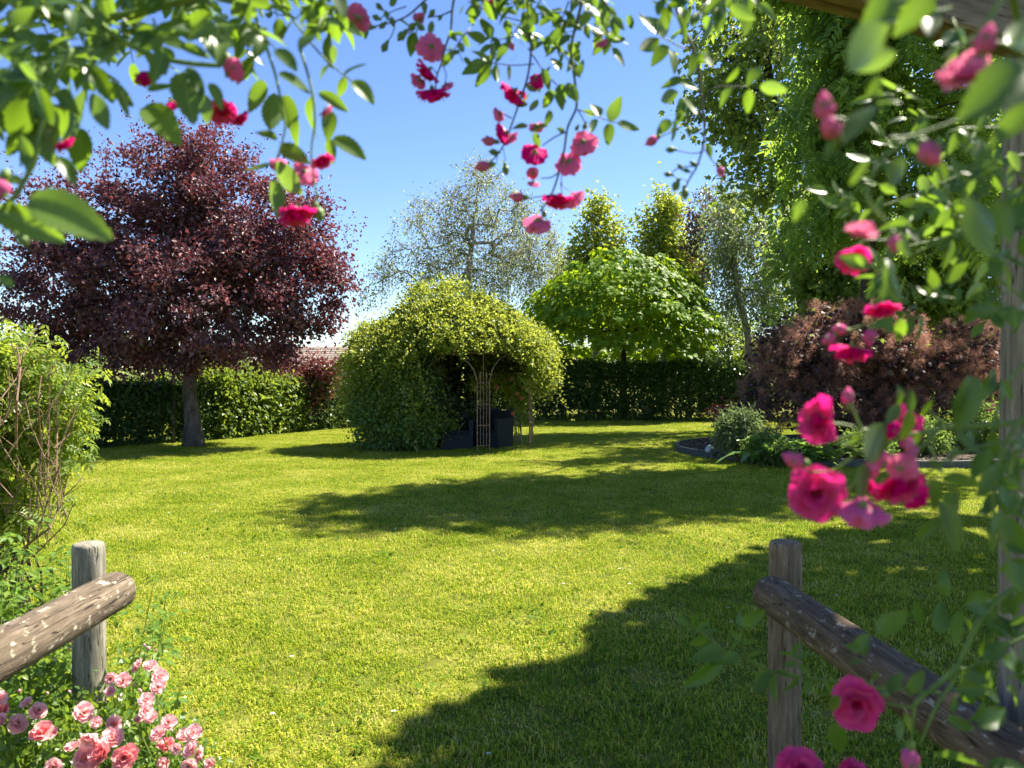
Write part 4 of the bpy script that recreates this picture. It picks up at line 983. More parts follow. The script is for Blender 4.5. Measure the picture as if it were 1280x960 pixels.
    for (lo, hi, mm) in ((0, 1, None),):
        n = len(p2); c = np.repeat(p2 + o2 * .05, ns_, 0); ax = nrm(o2 + np.array([0, 0, .5]) + rng.normal(size=(n, 3)) * .3)
        axr = np.repeat(ax, ns_, 0); sp = rng.uniform(-.05, .24, n * ns_); rad = .115 * np.clip(1 - np.abs(sp - .08) / .2, .2, 1)
        s0 = c + axr * (sp * .6)[:, None] + rand_dir(n * ns_) * (rad * rng.random(n * ns_) ** .5)[:, None] * 1.25
        dv = rand_dir(n * ns_); s1 = s0 + dv * rng.uniform(.03, .075, (n * ns_, 1))
        wv = nrm(np.cross(dv, rand_dir(n * ns_))) * .0026
        V = np.stack([s0 - wv, s0 + wv, s1], 1).reshape(-1, 3); Fc = np.arange(len(V)).reshape(-1, 3)
    pm = leafmat('smoke_plume', [(0, (.14, .075, .068)), (.5, (.28, .15, .125)), (1, (.48, .28, .21))], (.64, .34, .25), .45, .9, spec=.1, clump=.55, clumpcol=(.085, .05, .062))
    link('plumes', mesh('plumes', V, Fc, pm), root)
    mb = MB()
    for k in range(22):
        e = p[rng.integers(0, len(p))]; s0 = b + [rng.normal() * .45, rng.normal() * .25, -.1]
        mb.tube([s0, s0 * .5 + e * .5 + [0, 0, .2] + rng.normal(size=3) * .12, e], [.035, .022, .008], 6)
    mb.build('branches', M_BARKD, root)
    # silvery fine leaved shrub at the bed's left end
    def small(name, label, b, blobs, n, per, T, sz, m, spread=(.07, .07, .07), stems=10, up=.4, outw=.4, rnd=.7, droop=.2, cat='plant'):
        r = empty(name, b, label, cat); p, o = blob_points(blobs, n, 2.5, .12)
        link('foliage', mesh('foliage', *cluster_leaves(p, o, per, spread, T, sz, up, outw, rnd, droop), m), r)
        mb = MB()
        for k in range(stems):
            e = p[rng.integers(0, len(p))]; mb.tube([b + [rng.normal() * .08, rng.normal() * .08, -.05], (b + e) / 2 + rng.normal(size=3) * .04, e], [.010, .008, .004], 5)
        mb.build('stems', M_TWIG, r); return r
    sv = leafmat('silver_leaf', [(0, (.075, .12, .055)), (.6, (.13, .18, .08)), (1, (.22, .27, .13))], (.28, .38, .11), .4)
    c = P(922, 535, 13.9); b = np.array([c[0], c[1], .1])
    small('silver_shrub', 'grey green feathery shrub at the left end of the flower bed', b, [(b + [0, 0, .38], (.40, .35, .36)), (b + [.16, 0, .70], (.26, .2, .22)), (b + [.42, -.1, .25], (.4, .3, .25)), (b + [-.22, .05, .55], (.14, .14, .16))], 200, 30, T_fold(.12), .085, sv, stems=16, up=.5, outw=.7)
    gd = leafmat('bed_leaf', [(0, (.05, .10, .03)), (.6, (.10, .17, .045)), (1, (.16, .23, .07))], (.36, .52, .08), .4)
    rd = leafmat('red_leaf', [(0, (.16, .03, .03)), (1, (.32, .09, .07))], (.45, .1, .07), .4)
    c = P(897, 508, 15.6); b = np.array([c[0], c[1], .1])
    small('red_flowering_plant', 'small plant with bright red sprays behind the silvery shrub', b, [(b + [0, 0, .70], (.20, .2, .14)), (b + [.25, 0, .82], (.12, .12, .10))], 26, 11, T_fold(.25), .075, rd)
    for (px, py, d, rx_, rz, lab) in ((1085, 556, 13.5, .42, .20, 'low dark green plant behind the edging under the smoke bush'),
                                      (1150, 545, 13.9, .55, .34, 'leafy green plant with seed heads right of the smoke bush foot'),
                                      (1222, 535, 14.4, .6, .5, 'light green plant beside the pergola post at the bed end'),
                                      (960, 562, 13.3, .4, .16, 'ground hugging green plant left of the broad leaves')):
        c = P(px, py, d); b = np.array([c[0], c[1], .1])
        small('bed_plant', lab, b, [(b + [0, 0, rz], (rx_, .35, rz))], 130, 22, T_fold(.2), .085, gd, stems=8)
    # broad leaved plant: each leaf a part
    c = P(990, 570, 13.2); b = np.array([c[0], c[1], .1])
    r = empty('broad_leaved_plant', b, 'clump of long broad shiny green leaves at the front of the bed', 'plant')
    bm_ = leafmat('broad_leaf', [(0, (.06, .13, .035)), (.6, (.10, .19, .05)), (1, (.15, .24, .07))], (.36, .56, .08), .4, .32, spec=.55)
    mes = []
    for k in range(4):
        V = []; n = 10
        for i in range(n + 1):
            u = i / n; ww = .13 * math.sin(PI * u ** .8) ** .8 + .004
            for v in (-1, -.5, 0, .5, 1): V.append((u, v * ww, .55 * u - (.75 + .1 * k) * u * u + .30 * abs(v) * ww + .02 * math.sin(u * 22 + v * 2 + k) * abs(v)))
        mes.append(mesh('leaf', V, [(i * 5 + j, (i + 1) * 5 + j, (i + 1) * 5 + j + 1, i * 5 + j + 1) for i in range(n) for j in range(4)], bm_, True))
    for k in range(90):
        a = rng.uniform(0, 2 * PI); s0 = b + [rng.normal() * .40, rng.normal() * .14, 0]; e = rng.uniform(.25, 1.2)
        link('leaf', mes[k % 4], r, frame(s0, np.array([math.cos(a), math.sin(a), e]), np.array([0, 0, 1.0]) - np.array([math.cos(a), math.sin(a), 0]) * .3, rng.uniform(.45, .78)))
    # round garden spotlight on the soil
    c = P(889, 566, 14.3); b = np.array([c[0], c[1], .10])
    r = empty('garden_spotlight', b, 'small round grey garden spotlight on the bed soil', 'spotlight')
    gm = plain('grey_metal', (.16, .18, .20), .35, spec=.6); gl = plain('lamp_glass', (.30, .36, .42), .15)
    R = Vector((-.8, -.35, .5)).to_track_quat('Z', 'Y').to_matrix()
    mb = MB(); z = np.array([-.10, -.09, -.02, .06, .085]); rr = np.array([.02, .06, .075, .085, .08])
    V = np.array([R @ Vector((0, 0, q)) for q in z]); mb.tube(V + b + [0, 0, .06], rr, 14); mb.build('housing', gm, r, True)
    mb = MB(); V = np.array([R @ Vector((0, 0, q)) for q in (.087, .093)]); mb.tube(V + b + [0, 0, .06], [.072, .06], 14); mb.build('lens', gl, r)
    mb = MB(); mb.tube([b + [0, 0, -.1], b + [0, 0, .06]], [.012, .014], 7); mb.build('spike', gm, r)

# ------------------------------------------------------------------ fence rails, pergola
def woodmat(name, dark, mid, pale, lichen=.5):
    m, n, ns, L = newmat(name); tc = ns.new('ShaderNodeTexCoord'); mp = ns.new('ShaderNodeMapping'); mp.inputs['Scale'].default_value = (1.6, 14, 14)
    L.new(tc.outputs['Object'], mp.inputs[0])
    nz = ns.new('ShaderNodeTexNoise'); nz.inputs['Scale'].default_value = 3.2; nz.inputs['Detail'].default_value = 9; nz.inputs['Roughness'].default_value = .7; L.new(mp.outputs[0], nz.inputs['Vector'])
    r = ramp(ns, [(.30, dark), (.52, mid), (.72, pale)]); L.new(nz.outputs[0], r.inputs[0])
    # cracks along the grain
    mp3 = ns.new('ShaderNodeMapping'); mp3.inputs['Scale'].default_value = (.9, 20, 20); L.new(tc.outputs['Object'], mp3.inputs[0])
    vo = ns.new('ShaderNodeTexNoise'); vo.inputs['Scale'].default_value = 2.2; vo.inputs['Detail'].default_value = 2; L.new(mp3.outputs[0], vo.inputs['Vector'])
    cr = ramp(ns, [(.487, (0, 0, 0)), (.5, (1, 1, 1)), (.513, (0, 0, 0))]); L.new(vo.outputs[0], cr.inputs[0])
    cmx = ns.new('ShaderNodeMix'); cmx.data_type = 'RGBA'; L.new(cr.outputs[0], cmx.inputs[0]); L.new(r.outputs[0], cmx.inputs[6]); cmx.inputs[7].default_value = (dark[0] * .25, dark[1] * .25, dark[2] * .25, 1)
    # lichen flecks
    mp2 = ns.new('ShaderNodeMapping'); mp2.inputs['Scale'].default_value = (14, 26, 26); L.new(tc.outputs['Object'], mp2.inputs[0])
    n2 = ns.new('ShaderNodeTexNoise'); n2.inputs['Scale'].default_value = 1.7; n2.inputs['Detail'].default_value = 6; n2.inputs['Roughness'].default_value = .62; L.new(mp2.outputs[0], n2.inputs['Vector'])
    lr = ramp(ns, [(.58, (0, 0, 0)), (.66, (lichen,) * 3)]); L.new(n2.outputs[0], lr.inputs[0])
    mx = ns.new('ShaderNodeMix'); mx.data_type = 'RGBA'; L.new(lr.outputs[0], mx.inputs[0]); L.new(cmx.outputs[2], mx.inputs[6]); mx.inputs[7].default_value = (.46, .42, .32, 1)
    p = ns.new('ShaderNodeBsdfPrincipled'); p.inputs['Roughness'].default_value = .9; p.inputs['Specular IOR Level'].default_value = .2; L.new(mx.outputs[2], p.inputs['Base Color'])
    sub = ns.new('ShaderNodeMath'); sub.operation = 'SUBTRACT'; L.new(nz.outputs[0], sub.inputs[0]); L.new(cr.outputs[0], sub.inputs[1])
    bp = ns.new('ShaderNodeBump'); bp.inputs['Strength'].default_value = .7; bp.inputs['Distance'].default_value = .006; L.new(sub.outputs[0], bp.inputs['Height']); L.new(bp.outputs[0], p.inputs['Normal'])
    o = ns.new('ShaderNodeOutputMaterial'); L.new(p.outputs[0], o.inputs[0])
    return m
def log(name, mat, a, b, r, parent, sides=28, lump=.02, seed=0):
    """round log from a to b with rounded ends; its own x axis runs along it so the grain follows"""
    a, b = np.array(a, float), np.array(b, float); L_ = np.linalg.norm(b - a); q = np.random.default_rng(seed)
    u = np.concatenate([[0, .004, .014], np.linspace(.04, L_ - .04, 16), [L_ - .014, L_ - .004, L_]]); rr = np.full(len(u), r); rr[[0, -1]] = r * .78; rr[[1, -2]] = r * .93; rr[[2, -3]] = r * .985
    ang = np.arange(sides) * 2 * PI / sides; V = []
    lp = 1 + lump * np.sin(ang * 2 + q.uniform(0, 6)) + lump * .6 * np.sin(ang * 5 + q.uniform(0, 6))
    for i, x in enumerate(u):
        w_ = lp * (1 + .012 * np.sin(x * 9 + ang)) 
        V.append(np.c_[np.full(sides, x), rr[i] * w_ * np.cos(ang), rr[i] * w_ * np.sin(ang)])
    n = len(u); Fc = []
    for i in range(n - 1):
        for k in range(sides):
            k2 = (k + 1) % sides; Fc.append((i * sides + k, i * sides + k2, (i + 1) * sides + k2, (i + 1) * sides + k))
    Fc += [tuple(range(sides))[::-1], tuple(range((n - 1) * sides, n * sides))]
    x = nrm(b - a); up = np.array([0, 0, 1.0]) if abs(x[2]) < .9 else np.array([0, -1.0, 0])
    return link(name, mesh(name, np.concatenate(V), Fc, mat, True), parent, frame(a, x, up))
def fences():
    wl = woodmat('weathered_wood', (.045, .033, .023), (.125, .094, .066), (.23, .185, .135), .9)
    wg = woodmat('weathered_post', (.09, .085, .065), (.22, .20, .155), (.40, .36, .29), .3)
    wd = woodmat('dark_weathered_wood', (.055, .034, .020), (.13, .086, .052), (.24, .17, .105), .6)
    wb = woodmat('brown_post', (.10, .068, .040), (.22, .155, .095), (.35, .26, .17), .15)
    L1 = empty('log_fence', (-1.5, 2.75, 0), 'sunlit weathered log handrail on a round post at the lower left', 'fence', 'log handrails beside the path')
    log('post', wg, (-1.515, 2.76, -.3), (-1.515, 2.76, P(108, 679, 2.76)[2]), .055, L1, seed=1)
    e = P(148, 737, 2.62); s0 = np.array([-1.27, 1.05, .905])
    log('rail', wl, s0, e, .066, L1, seed=2)
    R1 = empty('log_fence', (.99, 2.75, 0), 'shaded dark log handrail with pale lichen on a round post at the lower right', 'fence', 'log handrails beside the path')
    log('post', wb, (.985, 2.78, -.3), (.985, 2.78, P(987, 677, 2.78)[2]), .057, R1, seed=3)
    e = P(962, 742, 2.62); s0 = P(1290, 968, 1.42)
    log('rail', wd, s0 + (s0 - e) * .25, e, .064, R1, seed=4)
    # screw head and washer on the right rail
    sm = plain('zinc', (.55, .56, .58), .35, spec=.7); c = P(1201, 924, 1.60); ax = nrm(np.array([-.35, -.75, .55])); c = c - ax * .0
    mb = MB(); mb.tube([c, c + ax * .006], [.014, .012], 14); mb.tube([c + ax * .006, c + ax * .011], [.0065, .005], 6); mb.build('bolt', sm, R1)
    # pergola: one post in view and the beam across the top
    pw = woodmat('pergola_wood', (.11, .09, .068), (.24, .20, .15), (.38, .33, .25), .15)
    pb = woodmat('pergola_beam_wood', (.11, .08, .055), (.23, .175, .12), (.33, .265, .19), .03)
    pr = empty('wooden_pergola', (1.10, 1.64, 0), 'wooden pergola post at the right edge carrying a brown beam across the top', 'pergola')
    mb = MB(); x, y = 1.112, 1.64
    log('post', pw, (x, y, -.3), (x, y, 2.262), .066, pr, seed=6, lump=.012)
    a, b = P(1004, -2, 1.349), P(1201, 50, 1.515); z = 2.262; dr = nrm(np.array([b[0] - a[0], b[1] - a[1], 0])); A = np.array([1.10, 1.635, 0]) + dr * .16; B = A - dr * 2.75
    th, hh, L_ = .035, .16, 2.75
    V = []; nx = 10
    for i in range(nx + 1):
        xx = L_ * i / nx
        for (yy, zz) in ((-th, .006), (-th + .006, 0), (th - .006, 0), (th, .006), (th, hh - .006), (th - .006, hh), (-th + .006, hh), (-th, hh - .006)): V.append((xx, yy, zz))
    Fc = [(i * 8 + j, (i + 1) * 8 + j, (i + 1) * 8 + (j + 1) % 8, i * 8 + (j + 1) % 8) for i in range(nx) for j in range(8)] + [tuple(range(8)), tuple(range(nx * 8, nx * 8 + 8))[::-1]]
    link('beam', mesh('beam', V, Fc, pb), pr, frame((B[0], B[1], z + .002), dr, np.array([0, 0, 1.0])))
    log('post', pw, (B[0] + dr[0] * .16, B[1] + dr[1] * .16, -.3), (B[0] + dr[0] * .16, B[1] + dr[1] * .16, 2.262), .066, pr, seed=7, lump=.012)

# ------------------------------------------------------------------ plants on the left
def left_plants():
    D = 4.7
    b = G(10, 800); b = np.array([P(20, 600, D)[0], D + .1, 0.0])
    root = empty('elder_shrub', b, 'tall yellow green shrub with bare brown twigs at the left edge', 'shrub')
    lm = leafmat('elder_leaf', [(0, (.06, .12, .015)), (.6, (.11, .18, .02)), (.92, (.17, .23, .03)), (1, (.34, .32, .08))], (.56, .66, .06), .44, .4, spec=.4)
    blobs = [pxblob(14, 478, 48, 52, D, .4), pxblob(48, 520, 42, 38, D, .35), pxblob(-30, 560, 55, 100, D, .45), pxblob(62, 556, 26, 36, D, .25), pxblob(28, 455, 32, 20, D, .25), pxblob(88, 470, 14, 7, D, .1), pxblob(0, 430, 18, 16, D, .2), pxblob(8, 640, 30, 36, D, .3), pxblob(104, 584, 8, 7, D, .08), pxblob(78, 512, 16, 16, D, .15)]
    p, o = blob_points(blobs, 360, 2.0, .15)
    V1 = cluster_leaves(p, o, 9, (.085, .085, .07), T_pinnate(3, .5, .11, .4), .078, .7, .45, .45, .45)
    link('foliage', mesh('foliage', *V1, lm), root)
    mb = MB(); mt = MB()
    pin = p[(p[:, 0] < P(55, 480, D)[0])]
    for k in range(22):
        e = pin[rng.integers(0, len(pin))]; s0 = b + [rng.normal() * .12 - .1, rng.normal() * .15, -.05]
        mb.tube([s0, s0 * .5 + e * .5 + rng.normal(size=3) * .08, e], [.010, .007, .003], 6)
    mb.build('branches', M_BARKD, root)
    # bare twigs, brown and pale
    for (pts, r) in (([(18, 700), (40, 668), (58, 630), (70, 590), (72, 540), (70, 500)], .007), ([(25, 690), (62, 660), (82, 620), (84, 590)], .006), ([(20, 560), (20, 500), (22, 460), (20, 430)], .007),
                     ([(45, 640), (48, 560), (46, 500), (50, 470)], .006), ([(0, 530), (16, 490), (34, 460)], .006), ([(24, 520), (40, 490), (64, 470), (80, 462)], .004), ([(58, 620), (52, 570), (38, 530), (30, 500)], .004),
                     ([(82, 620), (96, 605), (106, 594)], .004), ([(70, 560), (88, 540), (94, 520)], .003), ([(6, 640), (30, 600), (46, 580)], .005), ([(60, 650), (44, 610), (36, 590)], .004), ([(62, 600), (62, 540), (60, 480)], .005),
                     ([(10, 720), (50, 690), (78, 655), (92, 630)], .005), ([(30, 560), (55, 520), (66, 500)], .003), ([(2, 500), (20, 470), (30, 440)], .004)):
        w = np.array([P(x, y, D - .35 + rng.normal() * .08) for x, y in pts]) + rng.normal(size=(len(pts), 3)) * .008
        (mt if rng.random() < .55 else mb).__class__
        mt.tube(w, np.linspace(r, r * .5, len(w)), 6)
        for q in range(3):
            a = w[rng.integers(0, len(w) - 1)]; mt.tube([a, a + rng.normal(size=3) * .05 + [0, 0, .06], a + rng.normal(size=3) * .07 + [0, 0, .13]], [r * .5, r * .4, r * .2], 5)
    for k in range(24):
        x, y = rng.uniform(-10, 88), rng.uniform(500, 690); a = P(x, y, D - .4 + rng.normal() * .12); L_ = rng.uniform(.12, .42); dv = nrm(np.array([rng.normal() * .5, rng.normal() * .3, 1.0]))
        mt.tube([a, a + dv * L_ * .5 + rng.normal(size=3) * .012, a + dv * L_ + rng.normal(size=3) * .03], [.0034, .0026, .0012], 5)
    mt.build('twigs', M_TWIG, root)
    # leafy herbaceous stems round the fence
    hm = leafmat('herb_leaf', [(0, (.06, .13, .015)), (.6, (.10, .18, .02)), (1, (.16, .24, .04))], (.42, .56, .04), .42, .42)
    r2 = empty('leafy_shoots', (-1.9, 3.1, 0), 'fresh green leafy shoots growing behind the left log handrail', 'plant')
    mb = MB(); parts = []
    for k in range(78):
        d = rng.uniform(2.75, 3.5); px = rng.uniform(-60, 85) if k < 64 else rng.uniform(125, 195); x = (px - 640) / F * d
        h = rng.uniform(.55, .98) if k < 64 else rng.uniform(.35, .72)
        if 40 < px < 125: h = min(h, .85)
        a = np.array([x, d, -.03]); e = a + [rng.normal() * .08, rng.normal() * .08, h]; m = a * .5 + e * .5 + rng.normal(size=3) * .02
        mb.tube([a, m, e], [.004, .003, .0015], 5)
        n = int(h / .06); u = np.linspace(.2, 1, n); c = a + (e - a) * u[:, None]
        an = rng.uniform(0, 2 * PI) + np.arange(n) * 2.4; dv = np.c_[np.cos(an), np.sin(an), np.full(n, .25)]
        parts.append(scatter(T_pinnate(2, .5, .14, .35), c, dv, np.tile([0, 0, 1.0], (n, 1)) + rng.normal(size=(n, 3)) * .3, rng.uniform(.07, .115, n)))
    link('foliage', mesh('foliage', *join(*parts), hm), r2); mb.build('stems', M_STEM, r2)
    # ground rose with salmon pink flowers
    b = np.array([-1.42, 2.55, 0])
    r3 = empty('pink_rose_bush', b, 'low rose bush full of salmon pink clusters at the foot of the left post', 'rose bush')
    fm = leafmat('bush_rose_leaf', [(0, (.045, .10, .016)), (.6, (.085, .155, .02)), (1, (.15, .22, .035))], (.38, .52, .04), .4, .36, spec=.5)
    blobs = [pxblob(40, 935, 90, 60, 2.5, .25), pxblob(140, 930, 70, 70, 2.55, .22), pxblob(215, 950, 50, 50, 2.6, .18), pxblob(165, 870, 38, 38, 2.75, .15), pxblob(30, 870, 60, 60, 2.7, .25), pxblob(80, 1010, 160, 60, 2.5, .3), pxblob(240, 960, 25, 30, 2.62, .1)]
    p, o = blob_points(blobs, 460, 2.2, .08)
    link('foliage', mesh('foliage', *cluster_leaves(p, o, 11, (.030, .030, .028), T_ovate(.33, .08), .027, .55, .4, .6, .2), fm), r3)
    mb = MB()
    for k in range(70):
        e = p[rng.integers(0, len(p))]; s0 = b + [rng.normal() * .16, rng.normal() * .1, -.04]
        mb.tube([s0, s0 * .45 + e * .55 + rng.normal(size=3) * .03, e], [.005, .0035, .0015], 5)
    sal = petalmat('salmon_petal', (.90, .52, .54), (.92, .64, .65), (.95, .55, .55), .40)
    cor = petalmat('coral_pink_petal', (.86, .30, .31), (.88, .42, .43), (.92, .35, .35), .38)
    va = [blossom_mesh(.022, m_, M_STEM, (8, 7, 5), 4, (14, 36, 60), stamens=YEL) for m_ in (sal, sal, sal, cor)]
    for (px, py, dia) in ((103, 892, 30), (20, 907, 30), (53, 917, 32), (46, 890, 26), (141, 906, 24), (115, 922, 32), (140, 924, 30), (128, 944, 36), (104, 950, 36), (156, 947, 34), (150, 965, 28), (174, 834, 22),
                          (188, 834, 20), (199, 847, 24), (197, 860, 22), (154, 852, 22), (139, 848, 18), (138, 865, 16), (183, 876, 22), (180, 889, 22), (190, 898, 20), (210, 904, 22), (199, 918, 24), (208, 932, 22), (221, 936, 16),
                          (230, 920, 20), (241, 917, 24), (240, 938, 24), (253, 945, 24), (263, 956, 20), (204, 955, 18), (4, 890, 28), (-2, 874, 22), (3, 902, 24), (34, 880, 18), (68, 958, 24), (236, 957, 22), (90, 936, 22), (173, 900, 14), (120, 903, 16)):
        d = 2.28 + (960 - py) * .0016 + rng.normal() * .04
        c = P(px, py, d); ax = nrm(np.array([.25 + rng.normal() * .4, -.75 + rng.normal() * .25, .65 + rng.normal() * .3]))
        me = va[3] if (px, py) in ((53, 917), (128, 944), (156, 947), (208, 932), (4, 890)) else va[int(rng.integers(0, 3))]
        link('blossom', me, r3, look(c, ax, dia / F * d / 2 / .022 * .90))
        mb.tube([c - ax * .02, c - ax * .05 + [0, 0, -.02], c + [rng.normal() * .03, .03, -.16]], [.0016, .0018, .002], 5)
    bm_ = bud_mesh(.012, sal, M_STEM)
    for (px, py) in ((70, 812), (90, 804), (187, 812), (181, 808), (195, 815), (70, 826), (85, 812), (168, 858), (150, 872), (215, 915), (226, 945), (246, 956), (176, 866), (60, 868), (24, 866), (88, 866)):
        d = 2.5 + rng.normal() * .05; link('bud', bm_, r3, look(P(px, py, d), (rng.normal() * .3, -.2, 1), rng.uniform(.8, 1.3)))
    mb.build('stems', M_STEM, r3)

def BEAM_Y(x): return 1.635 + (x - 1.10) * .166 / .371
# ------------------------------------------------------------------ climbing roses on the pergola, close to the camera
def roses():
    # ---- upper left: sunlit mass
    d = .78; R = Rose((-1.2, .6, 0), 'sunlit climbing rose hanging over the upper left corner')
    R.stem([(-150, 500), (-60, 380), (0, 265), (20, 245), (34, 220), (45, 195), (60, 120), (90, 60)], .62, .0025)
    R.stem([(120, 25), (140, 42), (165, 58), (195, 72), (240, 80), (275, 82)], .70, .0030, .0022)
    R.stem([(330, -30), (370, 30), (392, 58), (412, 80), (445, 105)], .80, .0014, .0008)
    R.stem([(300, -30), (330, 50), (345, 95), (352, 130), (358, 160), (346, 200)], .78, .0018, .001)
    R.stem([(375, 60), (390, 110), (395, 150), (388, 190), (394, 235), (398, 262)], .80, .0016, .0008)
    R.stem([(-40, -20), (60, 20), (120, 25), (200, 10), (300, -20)], .72, .004, .003)
    R.stem([(430, -10), (425, 20), (415, 40)], .85, .001)
    hero = [((148, 104), (160, 148)), ((113, 117), (137, 163)), ((184, 112), (220, 106)), ((182, 132), (222, 170)), ((228, 90), (240, 146)), ((76, 112), (92, 138)), ((82, 128), (70, 172)), ((108, 112), (84, 196)), ((62, 150), (56, 196)),
            ((48, 104), (-8, 138)), ((36, 100), (18, 74)), ((238, 46), (218, 10)), ((225, 58), (262, 70)), ((262, 36), (294, 58)), ((234, 84), (256, 122)), ((262, 104), (280, 134)), ((256, 118), (258, 154)), ((350, 90), (388, 116)),
            ((342, 116), (340, 168)), ((356, 118), (368, 168)), ((392, 120), (384, 172)), ((398, 116), (436, 138)), ((390, 4), (398, 50)), ((386, 30), (402, 52)), ((417, 24), (421, 56)), ((417, 56), (416, 79)), ((412, 82), (396, 98)),
            ((430, 94), (456, 76)), ((431, 96), (424, 122)), ((441, 101), (468, 124)), ((346, 176), (317, 162)), ((341, 205), (307, 216)), ((350, 182), (386, 203)), ((342, 205), (380, 243)), ((340, 224), (350, 274)),
            ((410, 172), (417, 206)), ((412, 138), (411, 172)), ((417, 172), (457, 194)), ((372, 150), (366, 182)), ((300, 60), (330, 30)), ((28, 226), (-2, 222)), ((-5, 262), (78, 300)), ((20, 268), (46, 292)), ((2, 300), (-20, 330)), ((0, 345), (18, 362)),
            ((102, 160), (98, 215)), ((70, 196), (96, 222)), ((40, 196), (22, 168)), ((150, 60), (120, 88)), ((168, 50), (190, 30)), ((205, 66), (190, 100)), ((314, 70), (300, 110)), ((330, 100), (312, 140)), ((290, 20), (310, -8)), ((120, 78), (100, 110)), ((60, 60), (96, 40)), ((12, 30), (40, 10)), ((2, 70), (34, 52)), ((24, 80), (50, 100)), ((198, 40), (222, 26))]
    for b, t in hero: R.leaf(b, t, (.60 if b[0] < 60 else .70 if b[0] < 290 else .82) + rng.normal() * .03)
    R.leaf((36, 249), (134, 287), .50, (.1, -.95, .42), .0, 3)
    for k in range(58):   # the dense mass above
        x = rng.uniform(-70, 430); lim = 78 if x < 330 else 40; y = rng.uniform(-70, lim - 20)
        a = rng.normal() * .9 + PI / 2; L_ = rng.uniform(40, 62)
        R.compound((x, y - 22), (x + L_ * math.cos(a), y - 22 + L_ * math.sin(a) * .8), rng.uniform(.66, .98), 5, rng.uniform(.025, .033), rng.normal() * .03)
    for k in range(95):
        x = rng.uniform(-80, 445); y = rng.uniform(-80, 62 if x < 345 else 34); a = rng.normal() * 1.1 + PI / 2; L_ = rng.uniform(38, 60)
        R.compound((x, y - 16), (x + L_ * math.cos(a), y - 16 + L_ * math.sin(a) * .7), rng.uniform(.70, 1.1), 5, rng.uniform(.025, .034), rng.normal() * .03)
    for k in range(16):
        x = rng.uniform(-20, 110); y = rng.uniform(70, 150); a = rng.normal() * .7 + PI / 2; L_ = rng.uniform(36, 52)
        R.compound((x, y - 20), (x + L_ * math.cos(a), y - 20 + L_ * math.sin(a)), rng.uniform(.60, .8), 5, rng.uniform(.028, .036), 0)
    R.bud(291, 87, .72, 24, (.5, -.1, -.85), 'pale'); R.bud(180, 98, .8, 18, (-.7, .2, -.2), 'deep'); R.bud(60, 150, .7, 12, (-.2, .1, -.9), 'pale'); R.bud(0, 236, .6, 24, (-.3, 0, -.8), 'pale'); R.bud(398, 267, .8, 14, (.3, 0, -1), 'pale', True); R.bud(28, 126, .66, 10, (0, 0, -1), 'pale', True); R.bud(28, 300, .6, 13, (.6, 0, -.6), 'pale', True)
    R.blossom(278, 140, .82, 34, (.3, -.4, -.7)); R.blossom(300, 148, .84, 22, (.6, .1, -.7), petals=False); R.blossom(80, 180, .68, 24, (.5, .3, -.8)); R.blossom(215, 130, .84, 26, (.2, .5, -.7), petals=False)
    R.blossom(370, 268, .79, 46, (.15, -.15, -1)); R.blossom(402, 201, .81, 28, (.4, -.2, -.85)); R.blossom(380, 218, .83, 32, (-.2, .7, -.5), 'pale'); R.blossom(350, 206, .85, 24, (-.4, .6, -.5), 'pale', False); R.blossom(408, 138, .84, 18, (.5, .4, -.6), 'pale', False); R.blossom(447, 22, .98, 30, (-.3, .6, .3), 'pale', False)
    for q, dd, x in (((-150, 500), .62, None), ((300, -30), .78, -.30), ((330, -30), .80, -.24), ((-40, -20), .72, -.60), ((430, -10), .85, -.1), ((100, -40), .72, -.45)):
        R.cane(P(*q, dd), (-1.32, .56, 1.2) if x is None else (x, BEAM_Y(x), 2.255), sag=.0)
    R.done()
    # ---- centre: hanging sprays against the sky
    d = 1.02; R = Rose((-.05, 1.15, 0), 'climbing rose with hanging sprays against the sky at the top centre', M_STEMD)
    R.stem([(575, -30), (567, 0), (565, 14), (564, 38), (556, 60), (552, 80), (546, 93), (544, 116)], d, .0019, .001); R.stem([(564, 14), (550, 20), (534, 22)], d, .0012); R.stem([(556, 62), (574, 64), (578, 78)], d, .0007); R.stem([(553, 80), (558, 92), (557, 104)], d, .0008); R.stem([(546, 92), (540, 84)], d, .0008)
    R.stem([(560, -30), (530, 2), (510, 20), (494, 27), (478, 31), (462, 34)], d, .0016, .0008); R.stem([(494, 27), (492, 40), (482, 57)], d, .0009); R.stem([(508, 8), (490, 14), (470, 26)], d, .0009); R.stem([(520, 36), (506, 44), (500, 46)], d, .0008); R.stem([(534, 6), (524, 30), (520, 42), (513, 50)], d, .0009)
    S2 = R.stem([(735, -30), (728, 0), (722, 24), (716, 46), (713, 66), (718, 96), (721, 120), (721, 136), (709, 158), (706, 185), (700, 212), (692, 238), (684, 252), (675, 264)], d, .0022, .0012)
    R.stem([(706, 165), (692, 172), (678, 182)], d, .0012); R.stem([(699, 215), (690, 222), (676, 223)], d, .0011); R.stem([(690, 243), (676, 246), (652, 248)], d, .0010); R.stem([(701, 228), (703, 250)], d, .0008); R.stem([(722, 137), (730, 150), (733, 160)], d, .0009); R.stem([(704, 200), (701, 232), (712, 238)], d, .0007)
    R.stem([(655, -30), (663, 38), (664, 70), (659, 100), (648, 132), (638, 160), (630, 182), (618, 198), (608, 206)], d, .0018, .0009); R.stem([(640, 148), (628, 142), (618, 140)], d, .0009); R.stem([(629, 186), (632, 202)], d, .0007); R.stem([(624, 180), (612, 178)], d, .0007); R.stem([(622, 194), (620, 206)], d, .0006)
    R.stem([(660, 60), (680, 90), (700, 110), (708, 128)], d, .001)
